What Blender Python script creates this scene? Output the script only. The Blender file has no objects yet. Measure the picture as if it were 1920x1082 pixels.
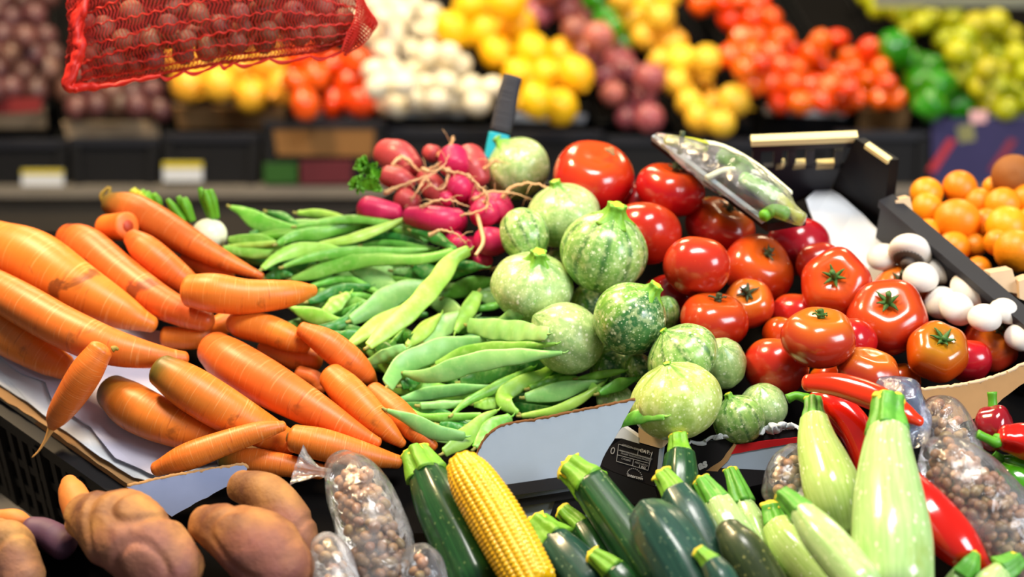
import bpy, bmesh, math, random
import numpy as np
from mathutils import Vector, Matrix, Quaternion, noise as mnoise

random.seed(7)
SC = bpy.context.scene
COL = SC.collection
PI = math.pi

# ---------------------------------------------------------------- camera
FOC = 70.0
F = 1920 * FOC / 36.0                 # focal length in pixels of the 1920x1082 frame
CAM = np.array([0.0, 0.0, 1.70])      # eye height in the market aisle
PITCH = math.radians(18)
RT = np.array([1.0, 0, 0])
FW = np.array([0, math.cos(PITCH), -math.sin(PITCH)])
UP = np.array([0, math.sin(PITCH), math.cos(PITCH)])
cd = bpy.data.cameras.new('camera'); cam = bpy.data.objects.new('camera', cd); COL.objects.link(cam)
cam.location = CAM; cam.rotation_euler = (math.radians(90) - PITCH, 0, 0)
cd.lens = FOC; cd.sensor_width = 36; cd.clip_start = .05; cd.clip_end = 60
cd.dof.use_dof = True; cd.dof.focus_distance = 2.08; cd.dof.aperture_fstop = 2.6
SC.camera = cam

def rays(uv):
    uv = np.atleast_2d(np.asarray(uv, float))
    return FW[None] + RT[None] * ((uv[:, 0:1] - 960) / F) + UP[None] * ((541 - uv[:, 1:2]) / F)

class Plane:
    """a sloped display board rising away from the shopper"""
    def __init__(s, y, z, deg):
        a = math.radians(deg); s.n = np.array([0, -math.sin(a), math.cos(a)]); s.p = np.array([0, y, z])
        s.up = np.array([0, math.cos(a), math.sin(a)])
    def hit(s, uv, lift=0.0):
        d = rays(uv); lift = np.broadcast_to(np.asarray(lift, float), (len(d),))
        t = ((s.p - CAM) @ s.n + lift) / (d @ s.n)
        return CAM[None] + d * t[:, None], t
    def at(s, u, v, lift=0.0):
        return s.hit([(u, v)], lift)[0][0]

def at_depth(u, v, t):
    return CAM + rays([(u, v)])[0] * t

MP = Plane(1.75, .837, 25)            # mean surface of the heaps on the main stall
BASE = -.09                           # the boards the heaps lie on, below that surface
FP = Plane(1.80, .850, 40)            # steep front rack
BP = Plane(4.0, .792, 25)             # stall across the aisle

# ---------------------------------------------------------------- heaping: things are laid one on the other without cutting in
class Heap:
    def __init__(s):
        s.C = np.zeros((0, 3)); s.R = np.zeros(0); s.UV = np.zeros((0, 2)); s.RP = np.zeros(0); s.T = np.zeros(0)
    def add(s, P, r, uv, rp, t):
        s.C = np.vstack([s.C, P]); s.R = np.append(s.R, r); s.UV = np.vstack([s.UV, uv]); s.RP = np.append(s.RP, rp); s.T = np.append(s.T, t)
    def ok(s, P, r, uv, rp, t, tol, order):
        if not len(s.R): return True
        m = (np.abs(s.C - P.mean(0)).max(1) < .5)
        C, R = s.C[m], s.R[m]
        d = np.linalg.norm(P[:, None] - C[None], axis=2); rs = r[:, None] + R[None]
        if (d < rs - tol).any(): return False
        if order:
            du = np.linalg.norm(uv[:, None] - s.UV[m][None], axis=2)
            near = du < .62 * (rp[:, None] + s.RP[m][None])
            if (near & (t[:, None] > s.T[m][None])).any(): return False
        return True

HEAP = Heap()

def lay(uvr, plane=MP, l0=BASE, heap=None, tol=.003, step=.003, tilt=True, order=True, flat=1.0, off=None, maxl=.45):
    """rest a chain of spheres (pixel u, v, radius) on the plane or on what lies there; returns points, radii"""
    heap = HEAP if heap is None else heap
    a = np.asarray(uvr, float); n = len(a); s = np.linspace(0, 1, n) if n > 1 else np.zeros(1)
    def put(A, B):
        lift = l0 + A * (1 - s) + B * s; t = np.full(n, 2.0)
        for _ in range(4):
            r = a[:, 2] * t / F; P, t = plane.hit(a[:, :2], lift + r * flat)
        return P, r, t
    def strands(P, r, t):
        if off is None: return P, r, a[:, :2], a[:, 2], t
        # flat things: three strands across the width
        tg = np.gradient(P, axis=0); wd = np.cross(tg, FW); wd /= np.linalg.norm(wd, axis=1)[:, None] + 1e-9
        w = (off * t / F)[:, None] * .62
        tgp = np.gradient(a[:, :2], axis=0); nn = np.stack([-tgp[:, 1], tgp[:, 0]], 1); nn /= np.linalg.norm(nn, axis=1)[:, None] + 1e-9
        uvn = nn * off[:, None] * .62
        return (np.vstack([P, P + wd * w, P - wd * w]), np.tile(r, 3), np.vstack([a[:, :2], a[:, :2] + uvn, a[:, :2] - uvn]),
                np.tile(a[:, 2], 3), np.tile(t, 3))
    def test(A, B):
        P, r, t = put(A, B); S = strands(P, r, t)
        return heap.ok(S[0], S[1], S[2], S[3], S[4], tol, order)
    L = 0.0
    while L < maxl and not test(L, L): L += step
    A = B = L
    if tilt and n > 1 and L > 0:
        for _ in range(2):
            while A > 0 and test(max(A - step, 0), B): A = max(A - step, 0)
            while B > 0 and test(A, max(B - step, 0)): B = max(B - step, 0)
    P, r, t = put(A, B); S = strands(P, r, t); heap.add(*S)
    return P, r

def spline(pts, n):
    """Catmull-Rom through rows of any width, n samples even in the first two columns"""
    p = np.asarray(pts, float)
    if len(p) == 2:
        s = np.linspace(0, 1, n)[:, None]; return p[0] * (1 - s) + p[1] * s
    q = np.vstack([2 * p[0] - p[1], p, 2 * p[-1] - p[-2]]); out = []
    for i in range(1, len(q) - 2):
        for k in range(16):
            x = k / 16; a, b, c, d = q[i - 1], q[i], q[i + 1], q[i + 2]
            out.append(.5 * (2 * b + (c - a) * x + (2 * a - 5 * b + 4 * c - d) * x * x + (3 * b - a - 3 * c + d) * x ** 3))
    out.append(p[-1]); out = np.array(out)
    m = min(3, out.shape[1]) if out.shape[1] != 3 else 2
    L = np.concatenate([[0], np.cumsum(np.linalg.norm(np.diff(out[:, :m], axis=0), axis=1))])
    s = np.linspace(0, L[-1], n)
    return np.stack([np.interp(s, L, out[:, j]) for j in range(out.shape[1])], 1)

def spline3(pts, n):
    p = np.asarray(pts, float); return spline(np.hstack([p, np.zeros((len(p), 1))]), n)[:, :3]

# ---------------------------------------------------------------- meshes
class MB:
    """collects geometry (world coordinates) for ONE mesh object"""
    def __init__(s): s.v = []; s.f = []; s.uv = []; s.mi = []
    def grid(s, rows, closed=True, uvs=None, caps=(True, True), mi=0):
        """rows: list of rings (arrays n x 3)"""
        b = len(s.v); m = len(rows[0])
        for r in rows: s.v.extend(map(tuple, r))
        R = len(rows); k = m if closed else m - 1
        for i in range(R - 1):
            for j in range(k):
                j2 = (j + 1) % m
                s.f.append((b + i * m + j, b + i * m + j2, b + (i + 1) * m + j2, b + (i + 1) * m + j))
                v0, v1 = (uvs[i], uvs[i + 1]) if uvs is not None else (i / (R - 1), (i + 1) / (R - 1))
                s.uv.append(((j / m, v0), ((j + 1) / m, v0), ((j + 1) / m, v1), (j / m, v1))); s.mi.append(mi)
        if closed and caps[0]:
            s.f.append(tuple(b + j for j in reversed(range(m)))); s.uv.append(tuple((.5, 0) for _ in range(m))); s.mi.append(mi)
        if closed and caps[1]:
            s.f.append(tuple(b + (R - 1) * m + j for j in range(m))); s.uv.append(tuple((.5, 1) for _ in range(m))); s.mi.append(mi)
    def poly(s, pts, mi=0):
        b = len(s.v); s.v.extend(map(tuple, pts)); s.f.append(tuple(range(b, b + len(pts))))
        s.uv.append(tuple((0, 0) for _ in pts)); s.mi.append(mi)
    def plate(s, front, thick, mi_f=0, mi_e=0, mi_b=None):
        """front: outline; thick: vector to the back outline"""
        f = [np.asarray(p, float) for p in front]; bk = [p + thick for p in f]; n = len(f)
        mi_b = mi_f if mi_b is None else mi_b
        s.poly(f, mi_f); s.poly(list(reversed(bk)), mi_b)
        for i in range(n):
            j = (i + 1) % n; s.poly([f[j], f[i], bk[i], bk[j]], mi_e)
    def bar(s, a, b, w, h, upv, mi=0):
        """a box beam from a to b; w across, h along upv"""
        a = np.asarray(a, float); b = np.asarray(b, float); d = b - a; d /= np.linalg.norm(d)
        x = np.cross(d, upv); x /= np.linalg.norm(x); y = np.cross(x, d)
        q = [x * (w / 2) * i + y * (h / 2) * j for i, j in ((-1, -1), (1, -1), (1, 1), (-1, 1))]
        s.plate([a + k for k in q], b - a, mi, mi)
    def tube(s, pts, rad, seg=6, mi=0, n=None):
        P = np.asarray(pts, float)
        if n: P = spline3(P, n)
        r = np.broadcast_to(np.asarray(rad, float), (len(P),)) if np.ndim(rad) == 0 else np.interp(np.linspace(0, 1, len(P)), np.linspace(0, 1, len(rad)), rad)
        s.grid(sweep_rings(P, r, seg)[0], mi=mi)
    def build(s, name, mats, parent=None, loc=None, smooth=True, angle=None):
        V = np.asarray(s.v, float)
        if parent is not None: o0 = np.asarray(parent.location)
        else: o0 = V.mean(0) if loc is None else np.asarray(loc, float)
        me = bpy.data.meshes.new(name); me.from_pydata((V - o0).tolist(), [], s.f)
        uvl = me.uv_layers.new(name='UVMap')
        uvl.data.foreach_set('uv', [c for f in s.uv for p in f for c in p])
        for m in (mats if isinstance(mats, (list, tuple)) else [mats]): me.materials.append(m)
        if len(me.materials) > 1: me.polygons.foreach_set('material_index', s.mi)
        if smooth: me.polygons.foreach_set('use_smooth', [True] * len(me.polygons))
        if angle: me.set_sharp_from_angle(angle=math.radians(angle))
        me.update(); 
        bm = bmesh.new(); bm.from_mesh(me); bmesh.ops.recalc_face_normals(bm, faces=bm.faces); bm.to_mesh(me); bm.free()
        if angle: me.set_sharp_from_angle(angle=math.radians(angle))
        o = bpy.data.objects.new(name, me); COL.objects.link(o)
        if parent is not None: o.parent = parent
        else: o.location = o0
        return o

def sweep_rings(P, R, seg, prof=None, cap0=None, cap1=None, width=None, wvec=None, noise=0, nscale=8, seed=0):
    """rings of a swept body. prof(theta, t) scales the radius; cap0/cap1 = bulge of the rounded ends (None: cut flat)
    width (per point) with wvec: flat section, width along wvec, R the half thickness"""
    P = np.asarray(P, float); R = np.asarray(R, float); n = len(P)
    T = np.gradient(P, axis=0); T /= np.linalg.norm(T, axis=1)[:, None] + 1e-12
    rows = []; info = []
    L = np.concatenate([[0], np.cumsum(np.linalg.norm(np.diff(P, axis=0), axis=1))]); L /= L[-1] + 1e-12
    seq = []
    W = R if width is None else np.asarray(width, float)
    if cap0 is not None:
        for k in range(6):
            a = (1 - k / 6) * PI / 2 * .97
            seq.append((0, -cap0 * max(R[0], W[0]) * math.sin(a), math.cos(a)))
    seq += [(i, 0.0, 1.0) for i in range(n)]
    if cap1 is not None:
        for k in range(1, 7):
            a = (k / 6) * PI / 2 * .97
            seq.append((n - 1, cap1 * max(R[-1], W[-1]) * math.sin(a), math.cos(a)))
    th = np.arange(seg) / seg * 2 * PI
    N = None
    for (i, off, sc) in seq:
        t = T[i]
        if wvec is not None:
            x = wvec[i] - t * (wvec[i] @ t)
        elif N is None:
            x = FW - t * (FW @ t)
            if np.linalg.norm(x) < .1: x = UP - t * (UP @ t)
        else: x = N - t * (N @ t)
        x = x / (np.linalg.norm(x) + 1e-12); N = x; y = np.cross(t, x)
        f = np.ones(seg) if prof is None else np.array([prof(q, L[i]) for q in th])
        c = P[i] + t * off
        ring = c[None] + (x[None] * (np.cos(th) * W[i])[:, None] + y[None] * (np.sin(th) * R[i])[:, None]) * (f * sc)[:, None]
        if noise:
            for j in range(seg):
                d = ring[j] - c; v = Vector(ring[j] * nscale) + Vector((seed * 3.1, seed * 1.7, 0))
                ring[j] = c + d * (1 + noise * mnoise.noise(v))
        rows.append(ring); info.append(L[i])
    return rows, info

def ball_rings(c, axis, a, h, prof=None, zprof=None, nr=24, seg=36, x0=None):
    """rings of a spheroid round `axis`; prof(phi, s) scales the radius, zprof(s) shifts along the axis; s from 0 at the top to 1"""
    z = np.asarray(axis, float); z = z / np.linalg.norm(z)
    x = np.cross(z, FW) if x0 is None else np.asarray(x0, float)
    if np.linalg.norm(x) < .05: x = np.cross(z, RT)
    x = x - z * (x @ z); x /= np.linalg.norm(x); y = np.cross(z, x)
    th = np.arange(seg) / seg * 2 * PI; rows = []
    for i in range(nr + 1):
        s = .004 + (i / nr) * .992; p = s * PI
        f = np.ones(seg) if prof is None else np.array([prof(q, s) for q in th])
        zz = h * math.cos(p) + (zprof(s) if zprof else 0)
        rows.append(np.asarray(c)[None] + (x[None] * np.cos(th)[:, None] + y[None] * np.sin(th)[:, None]) * (a * math.sin(p) * f)[:, None] + z[None] * (zz if np.ndim(zz) == 0 else zz[:, None]))
    return rows

def empty(name, loc):
    o = bpy.data.objects.new(name, None); COL.objects.link(o); o.location = loc; o.empty_display_size = .02
    return o

def tag(o, label, cat, group=None, kind=None):
    if label: o['label'] = label
    if cat: o['category'] = cat
    if group: o['group'] = group
    if kind: o['kind'] = kind
    return o

def structure(o): o['kind'] = 'structure'; return o

def dup(root, loc, rot=None, scale=None, label=None, group=None):
    r = root.copy(); COL.objects.link(r); r.location = loc
    if rot is not None:
        r.rotation_mode = 'QUATERNION'; r.rotation_quaternion = rot
    if scale is not None: r.scale = scale if np.ndim(scale) else (scale,) * 3
    if label: r['label'] = label
    if group: r['group'] = group
    for ch in list(root.children):
        c = ch.copy(); COL.objects.link(c); c.parent = r
    return r

def text_mesh(name, body, size, mat, origin, xd, yd, parent, align='LEFT', shear=0, extrude=.0002, bold=0):
    cu = bpy.data.curves.new(name, 'FONT'); cu.body = body; cu.size = size; cu.align_x = align; cu.extrude = extrude; cu.shear = shear; cu.offset = bold
    o = bpy.data.objects.new(name, cu); COL.objects.link(o)
    dg = bpy.context.evaluated_depsgraph_get(); me = bpy.data.meshes.new_from_object(o.evaluated_get(dg))
    bpy.data.objects.remove(o); bpy.data.curves.remove(cu)
    xd = Vector(xd).normalized(); yd = Vector(yd); yd = (yd - xd * yd.dot(xd)).normalized(); zd = xd.cross(yd)
    M = Matrix((xd, yd, zd)).transposed().to_4x4(); M.translation = Vector(origin) - Vector(parent.location)
    me.transform(M); me.materials.clear(); me.materials.append(mat)
    o = bpy.data.objects.new(name, me); COL.objects.link(o); o.parent = parent
    return o
# ---------------------------------------------------------------- materials
def lin(*c):
    if len(c) == 1:
        h = c[0].lstrip('#'); c = [int(h[i:i + 2], 16) for i in (0, 2, 4)]
    return tuple((x / 255 / 12.92 if x / 255 <= .04045 else ((x / 255 + .055) / 1.055) ** 2.4) for x in c) + (1,)

class Mat:
    def __init__(s, name, rough=.5, spec=.5, coat=0, sss=0, base=None):
        s.m = bpy.data.materials.new(name); s.m.use_nodes = True; s.t = s.m.node_tree; s.n = s.t.nodes; s.l = s.t.links
        s.b = s.n['Principled BSDF']; s.out = s.n['Material Output']
        s.b.inputs['Roughness'].default_value = rough; s.b.inputs['Specular IOR Level'].default_value = spec
        s.b.inputs['Coat Weight'].default_value = coat; s.b.inputs['Coat Roughness'].default_value = .12
        if sss:
            s.b.inputs['Subsurface Weight'].default_value = sss; s.b.inputs['Subsurface Radius'].default_value = (.006, .003, .0015)
            s.b.inputs['Subsurface Scale'].default_value = 1
        if base: s.b.inputs['Base Color'].default_value = base
        s._oc = None
    def node(s, typ, **kw):
        nd = s.n.new(typ)
        for k, v in kw.items():
            if k in nd.inputs: 
                if hasattr(v, 'is_output'): s.l.new(v, nd.inputs[k])
                else: nd.inputs[k].default_value = v
            else: setattr(nd, k, v)
        return nd
    def obj(s):
        if s._oc is None: s._oc = s.n.new('ShaderNodeTexCoord')
        return s._oc.outputs['Object']
    def uv(s, su=1, sv=1):
        tc = s.n.new('ShaderNodeTexCoord'); mp = s.n.new('ShaderNodeMapping'); mp.inputs['Scale'].default_value = (su, sv, 1)
        s.l.new(tc.outputs['UV'], mp.inputs['Vector']); return mp.outputs['Vector']
    def scaled(s, sx, sy, sz):
        mp = s.n.new('ShaderNodeMapping'); mp.inputs['Scale'].default_value = (sx, sy, sz); s.l.new(s.obj(), mp.inputs['Vector']); return mp.outputs['Vector']
    def rnd(s): return s.n.new('ShaderNodeObjectInfo').outputs['Random']
    def noise(s, scale, detail=3, vec=None, rough=.55, dist=0, w=None):
        nd = s.n.new('ShaderNodeTexNoise'); nd.inputs['Scale'].default_value = scale; nd.inputs['Detail'].default_value = detail
        nd.inputs['Roughness'].default_value = rough; nd.inputs['Distortion'].default_value = dist
        if w is not None:
            nd.noise_dimensions = '4D'; s.l.new(w, nd.inputs['W'])
        s.l.new(vec if vec is not None else s.obj(), nd.inputs['Vector']); return nd.outputs['Fac']
    def voro(s, scale, vec=None, feature='F1', rnd=1):
        nd = s.n.new('ShaderNodeTexVoronoi'); nd.inputs['Scale'].default_value = scale; nd.feature = feature; nd.inputs['Randomness'].default_value = rnd
        s.l.new(vec if vec is not None else s.obj(), nd.inputs['Vector']); return nd.outputs['Distance']
    def ramp(s, fac, *stops):
        nd = s.n.new('ShaderNodeValToRGB'); e = nd.color_ramp.elements
        while len(e) < len(stops): e.new(.5)
        for i, (p, c) in enumerate(stops):
            e[i].position = p; e[i].color = c if np.ndim(c) else (c, c, c, 1)
        s.l.new(fac, nd.inputs['Fac']); return nd.outputs['Color']
    def mix(s, fac, a, b, mode='MIX'):
        nd = s.n.new('ShaderNodeMix'); nd.data_type = 'RGBA'; nd.blend_type = mode
        for sock, v in ((nd.inputs[0], fac), (nd.inputs[6], a), (nd.inputs[7], b)):
            if hasattr(v, 'is_output'): s.l.new(v, sock)
            else: sock.default_value = v
        return nd.outputs[2]
    def math(s, op, a, b=0.0):
        nd = s.n.new('ShaderNodeMath'); nd.operation = op
        for k, v in ((0, a), (1, b)):
            if hasattr(v, 'is_output'): s.l.new(v, nd.inputs[k])
            else: nd.inputs[k].default_value = v
        return nd.outputs[0]
    def sepuv(s):
        tc = s.n.new('ShaderNodeTexCoord'); sp = s.n.new('ShaderNodeSeparateXYZ'); s.l.new(tc.outputs['UV'], sp.inputs[0]); return sp.outputs[0], sp.outputs[1]
    def col(s, c): s.l.new(c, s.b.inputs['Base Color']); return s
    def rough(s, c): s.l.new(c, s.b.inputs['Roughness']); return s
    def bump(s, h, strength=.3, dist=.002):
        nd = s.n.new('ShaderNodeBump'); nd.inputs['Strength'].default_value = strength; nd.inputs['Distance'].default_value = dist
        s.l.new(h, nd.inputs['Height'])
        s.l.new(nd.outputs[0], s.b.inputs['Normal']); return s
    def hue(s, c, lo=.48, hi=.52, vlo=.85, vhi=1.12):
        nd = s.n.new('ShaderNodeHueSaturation'); r = s.rnd()
        mr = s.n.new('ShaderNodeMapRange'); s.l.new(r, mr.inputs[0]); mr.inputs[3].default_value = lo; mr.inputs[4].default_value = hi
        r2 = s.math('FRACT', s.math('MULTIPLY', r, 7.31)); mv = s.n.new('ShaderNodeMapRange'); s.l.new(r2, mv.inputs[0]); mv.inputs[3].default_value = vlo; mv.inputs[4].default_value = vhi
        s.l.new(mr.outputs[0], nd.inputs['Hue']); s.l.new(mv.outputs[0], nd.inputs['Value']); s.l.new(c, nd.inputs['Color']); return nd.outputs[0]

def plain(name, c, rough=.5, spec=.5, var=.12, nsc=40, bump=0, coat=0, hue=False, hv=(.485, .515, .85, 1.12)):
    m = Mat(name, rough, spec, coat); a = tuple(x * (1 - var) for x in c[:3]) + (1,); b = tuple(min(1, x * (1 + var)) for x in c[:3]) + (1,)
    f = m.noise(nsc); cc = m.mix(f, a, b)
    if hue: cc = m.hue(cc, *hv)
    m.col(cc)
    if bump: m.bump(f, bump)
    return m.m

def carrot_mat(name, crown, dirt):
    m = Mat(name, .42, .45, 0, 0)
    f = m.noise(22, 3); c = m.mix(f, lin(214, 98, 22), lin(234, 132, 48))
    rings = m.noise(1, 4, m.uv(2.2, 70)); c = m.mix(m.ramp(rings, (.56, 0), (.70, .7)), c, lin(248, 172, 104))
    ring2 = m.noise(1, 3, m.uv(3.5, 46)); c = m.mix(m.ramp(ring2, (.60, 0), (.70, .7)), c, lin(164, 62, 20))
    d = m.noise(17, 4, dist=.6); lo = .66 - .08 * dirt
    c = m.mix(m.ramp(d, (lo, 0), (lo + .06, .75 * min(1, dirt))), c, lin(98, 48, 20))
    if crown:
        u, v = m.sepuv(); w = m.math('ADD', v, m.math('MULTIPLY', m.math('SUBTRACT', m.noise(30, 3), .5), .16))
        c = m.mix(m.ramp(w, (.0, 1), (.10, .85), (.24, 0)), c, lin(150, 100, 30))
        c = m.mix(m.ramp(w, (.0, .8), (.05, .5), (.09, 0)), c, lin(98, 88, 28))
    m.col(m.hue(c, .492, .508, .92, 1.06)); m.bump(m.mix(.5, rings, ring2), .35, .0012); return m.m

MT = {}
MT['carrot'] = carrot_mat('carrot_skin', 0, .55)
MT['carrot_dirty'] = carrot_mat('carrot_skin_earthy', 0, 1.25)
MT['carrot_crown'] = carrot_mat('carrot_skin_crowned', 1, .7)
m = Mat('carrot_cut', .45); MT['carrot_cut'] = m.col(m.ramp(m.voro(60), (0, lin(235, 110, 40)), (1, lin(240, 130, 50)))).m
MT['carrot_core'] = plain('carrot_core', lin(180, 62, 24), .5)
MT['stem_dry'] = plain('dry_stem', lin(150, 128, 40), .6, nsc=200)
MT['root_hair'] = plain('root_hair', lin(205, 150, 80), .6)

def bean_mat(name, c1, c2):
    m = Mat(name, .38, .45); c = m.mix(m.ramp(m.noise(28, 4), (.3, 0), (.7, 1)), c1, c2)
    fine = m.noise(160, 2); c = m.mix(m.ramp(fine, (.5, 0), (.75, .25)), c, lin(205, 235, 150))
    u, v = m.sepuv()
    m.col(m.hue(c, .487, .513, .9, 1.08)); m.bump(m.noise(70, 2), .18, .0015); return m.m
MT['bean'] = bean_mat('bean_green', lin(96, 178, 50), lin(146, 208, 88))
MT['bean_pale'] = bean_mat('bean_pale', lin(126, 192, 98), lin(164, 216, 128))
MT['bean_yellow'] = bean_mat('bean_bright', lin(144, 202, 66), lin(184, 226, 104))
MT['bean_dark'] = bean_mat('bean_dark', lin(44, 120, 40), lin(74, 152, 58))
MT['bean_tip'] = plain('bean_tip', lin(150, 150, 70), .6)

def tomato_mat(name, c1, c2, shoulder, amt):
    m = Mat(name, .2, .5, .35); f = m.noise(9, 2, w=m.math('MULTIPLY', m.rnd(), 50)); c = m.mix(m.ramp(f, (.3, 0), (.7, 1)), c1, c2)
    u, v = m.sepuv(); w = m.math('ADD', v, m.math('MULTIPLY', m.math('SUBTRACT', m.noise(14, 2), .5), .25))
    c = m.mix(m.ramp(w, (.0, amt), (.18, amt * .8), (.42, 0)), c, shoulder)
    sp = m.voro(170); c = m.mix(m.ramp(sp, (.0, .25), (.12, 0)), c, lin(250, 150, 70))
    m.col(m.hue(c, .494, .506, .9, 1.06)); m.bump(m.noise(60, 2), .05, .001); return m.m
MT['tomato'] = tomato_mat('tomato_skin', lin(170, 20, 16), lin(192, 38, 26), lin(206, 84, 18), .8)
MT['tomato_orange'] = tomato_mat('tomato_skin_orange', lin(180, 34, 20), lin(198, 60, 32), lin(210, 116, 26), .9)
MT['tomato_green'] = tomato_mat('tomato_skin_turning', lin(206, 60, 10), lin(190, 92, 14), lin(160, 120, 20), .9)
MT['tomato_deep'] = tomato_mat('tomato_skin_deep', lin(152, 18, 18), lin(178, 32, 26), lin(220, 70, 14), .6)
MT['calyx'] = plain('tomato_calyx', lin(60, 104, 36), .6, nsc=90)
MT['calyx_dark'] = plain('tomato_calyx_dry', lin(56, 70, 40), .6, nsc=90)
MT['scar'] = plain('tomato_scar', lin(150, 108, 62), .7)

def squash_mat(name, pale, green, spots, cov, rough=.3, lines=0, half=0):
    """pale squash: lengthwise green streaks and light specks"""
    m = Mat(name, rough, .5, .15)
    u, v = m.sepuv()
    st = m.noise(1, 4, m.uv(26, 1.6), .7)
    c = m.mix(m.ramp(st, (.40, 0), (.66, cov)), pale, green)
    big = m.noise(1, 2, m.uv(7, .6)); c = m.mix(m.ramp(big, (.5, 0), (.72, cov * .8)), c, green)
    if lines:
        saw = m.math('ABSOLUTE', m.math('SUBTRACT', m.math('FRACT', m.math('MULTIPLY', m.math('ADD', u, m.math('MULTIPLY', m.math('SUBTRACT', m.noise(1, 2, m.uv(3, 5)), .5), .03)), 10.0)), .5))
        c = m.mix(m.ramp(saw, (.0, lines), (.07, lines * .8), (.16, 0)), c, lin(34, 92, 44))
    if half:
        c = m.mix(m.ramp(m.math('ADD', u, m.math('MULTIPLY', m.math('SUBTRACT', m.noise(1, 3, m.uv(2, 6)), .5), .05)), (.0, 0), (half - .01, 0), (half + .01, .85), (half + .30, .85), (half + .33, 0)), c, lin(36, 96, 56))
    net = m.noise(150, 3); c = m.mix(m.ramp(net, (.46, 0), (.62, .38)), c, lin(222, 234, 170))
    sp = m.voro(115); c = m.mix(m.ramp(sp, (.12, .9), (.24, 0)), c, spots)
    sp2 = m.voro(270); c = m.mix(m.ramp(sp2, (.16, .55), (.28, 0)), c, spots)
    near = m.ramp(v, (.0, .9), (.12, .5), (.3, 0))
    c = m.mix(m.math('MULTIPLY', near, m.ramp(st, (.42, 0), (.58, 1))), c, lin(60, 130, 40))
    m.col(c); m.bump(m.noise(90, 3), .12, .0015); return m.m
MT['rc_pale'] = squash_mat('round_courgette_pale', lin(172, 200, 128), lin(112, 160, 84), lin(238, 246, 210), .55)
MT['rc_mid'] = squash_mat('round_courgette_mid', lin(146, 188, 96), lin(70, 132, 58), lin(232, 244, 200), .6, lines=.75)
MT['rc_dark'] = squash_mat('round_courgette_dark', lin(126, 176, 66), lin(48, 110, 56), lin(228, 242, 200), .7, half=.2)
MT['rc_yellow'] = squash_mat('round_courgette_yellow', lin(186, 204, 108), lin(130, 170, 64), lin(242, 246, 196), .6)
MT['sq_stem'] = plain('squash_stem', lin(112, 170, 44), .5, var=.35, nsc=120, bump=.4)
MT['stem_cut'] = plain('stem_cut_face', lin(216, 200, 48), .6, var=.25, nsc=160, bump=.4)

def zuc_mat(name, c1, c2, fleck, rough, amt):
    m = Mat(name, rough, .5, .25); st = m.noise(1, 4, m.uv(34, 1.2), .65); c = m.mix(m.ramp(st, (.35, 0), (.7, 1)), c1, c2)
    sp = m.voro(120); c = m.mix(m.ramp(sp, (.10, amt), (.2, 0)), c, fleck)
    sc = m.noise(1, 3, m.uv(60, 7)); c = m.mix(m.ramp(sc, (.62, 0), (.7, amt * .5)), c, fleck)
    m.col(c); m.bump(m.noise(1, 3, m.uv(20, 2)), .12, .002); return m.m
MT['zuc'] = zuc_mat('zucchini_dark', lin(14, 54, 26), lin(34, 88, 40), lin(150, 180, 110), .3, .3)
MT['zuc_grey'] = zuc_mat('zucchini_grey', lin(48, 62, 36), lin(66, 80, 48), lin(200, 200, 120), .36, .5)
MT['zuc_blue'] = zuc_mat('zucchini_bluish', lin(24, 60, 52), lin(42, 84, 70), lin(160, 190, 150), .32, .3)
def light_mat(name, c1, c2):
    m = Mat(name, .2, .5, .3); st = m.noise(1, 4, m.uv(40, 2.6), .7); c = m.mix(m.ramp(st, (.38, 0), (.66, 1)), c1, c2)
    sp = m.voro(1, m.uv(30, 14)); c = m.mix(m.ramp(sp, (.14, .8), (.26, 0)), c, lin(236, 246, 200))
    bl = m.noise(11, 4, dist=.5); c = m.mix(m.ramp(bl, (.56, 0), (.70, .75)), c, lin(142, 168, 50))
    sc = m.noise(1, 2, m.uv(9, 42)); c = m.mix(m.ramp(sc, (.74, 0), (.78, .5)), c, lin(110, 140, 60))
    m.col(c); m.bump(m.noise(40, 3), .12, .003); return m.m
MT['lzuc'] = light_mat('light_courgette', lin(158, 198, 118), lin(190, 218, 148))
MT['lzuc_y'] = light_mat('light_courgette_yellowish', lin(172, 204, 104), lin(198, 222, 138))
MT['lstem'] = plain('light_courgette_stem', lin(88, 160, 50), .45, var=.35, nsc=110, bump=.3)
MT['blossom'] = plain('blossom_scar', lin(138, 92, 40), .8)

m = Mat('corn_kernels', .18, .6, .5, 0); MT['corn'] = m.col(m.mix(m.noise(60, 2), lin(236, 174, 4), lin(248, 198, 20))).m
def spud_mat():
    m = Mat('sweet_potato_skin', .6, .3); f = m.noise(14, 5, dist=.4); c = m.mix(m.ramp(f, (.34, 0), (.64, 1)), lin(104, 66, 48), lin(190, 138, 76))
    g = m.noise(5, 3); c = m.mix(m.ramp(g, (.48, 0), (.62, .7)), c, lin(138, 84, 84))
    d = m.noise(24, 4, dist=.8); c = m.mix(m.ramp(d, (.64, 0), (.72, .6)), c, lin(92, 60, 42))
    m.col(m.hue(c, .49, .51, .92, 1.08)); m.bump(m.noise(40, 5), .6, .006); return m.m
MT['spud'] = spud_mat()
MT['spud_purple'] = plain('sweet_potato_purple_tip', lin(92, 60, 82), .6, nsc=40, bump=.3)
MT['spud_flesh'] = plain('sweet_potato_flesh', lin(216, 130, 56), .6, nsc=60, bump=.3)

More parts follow.
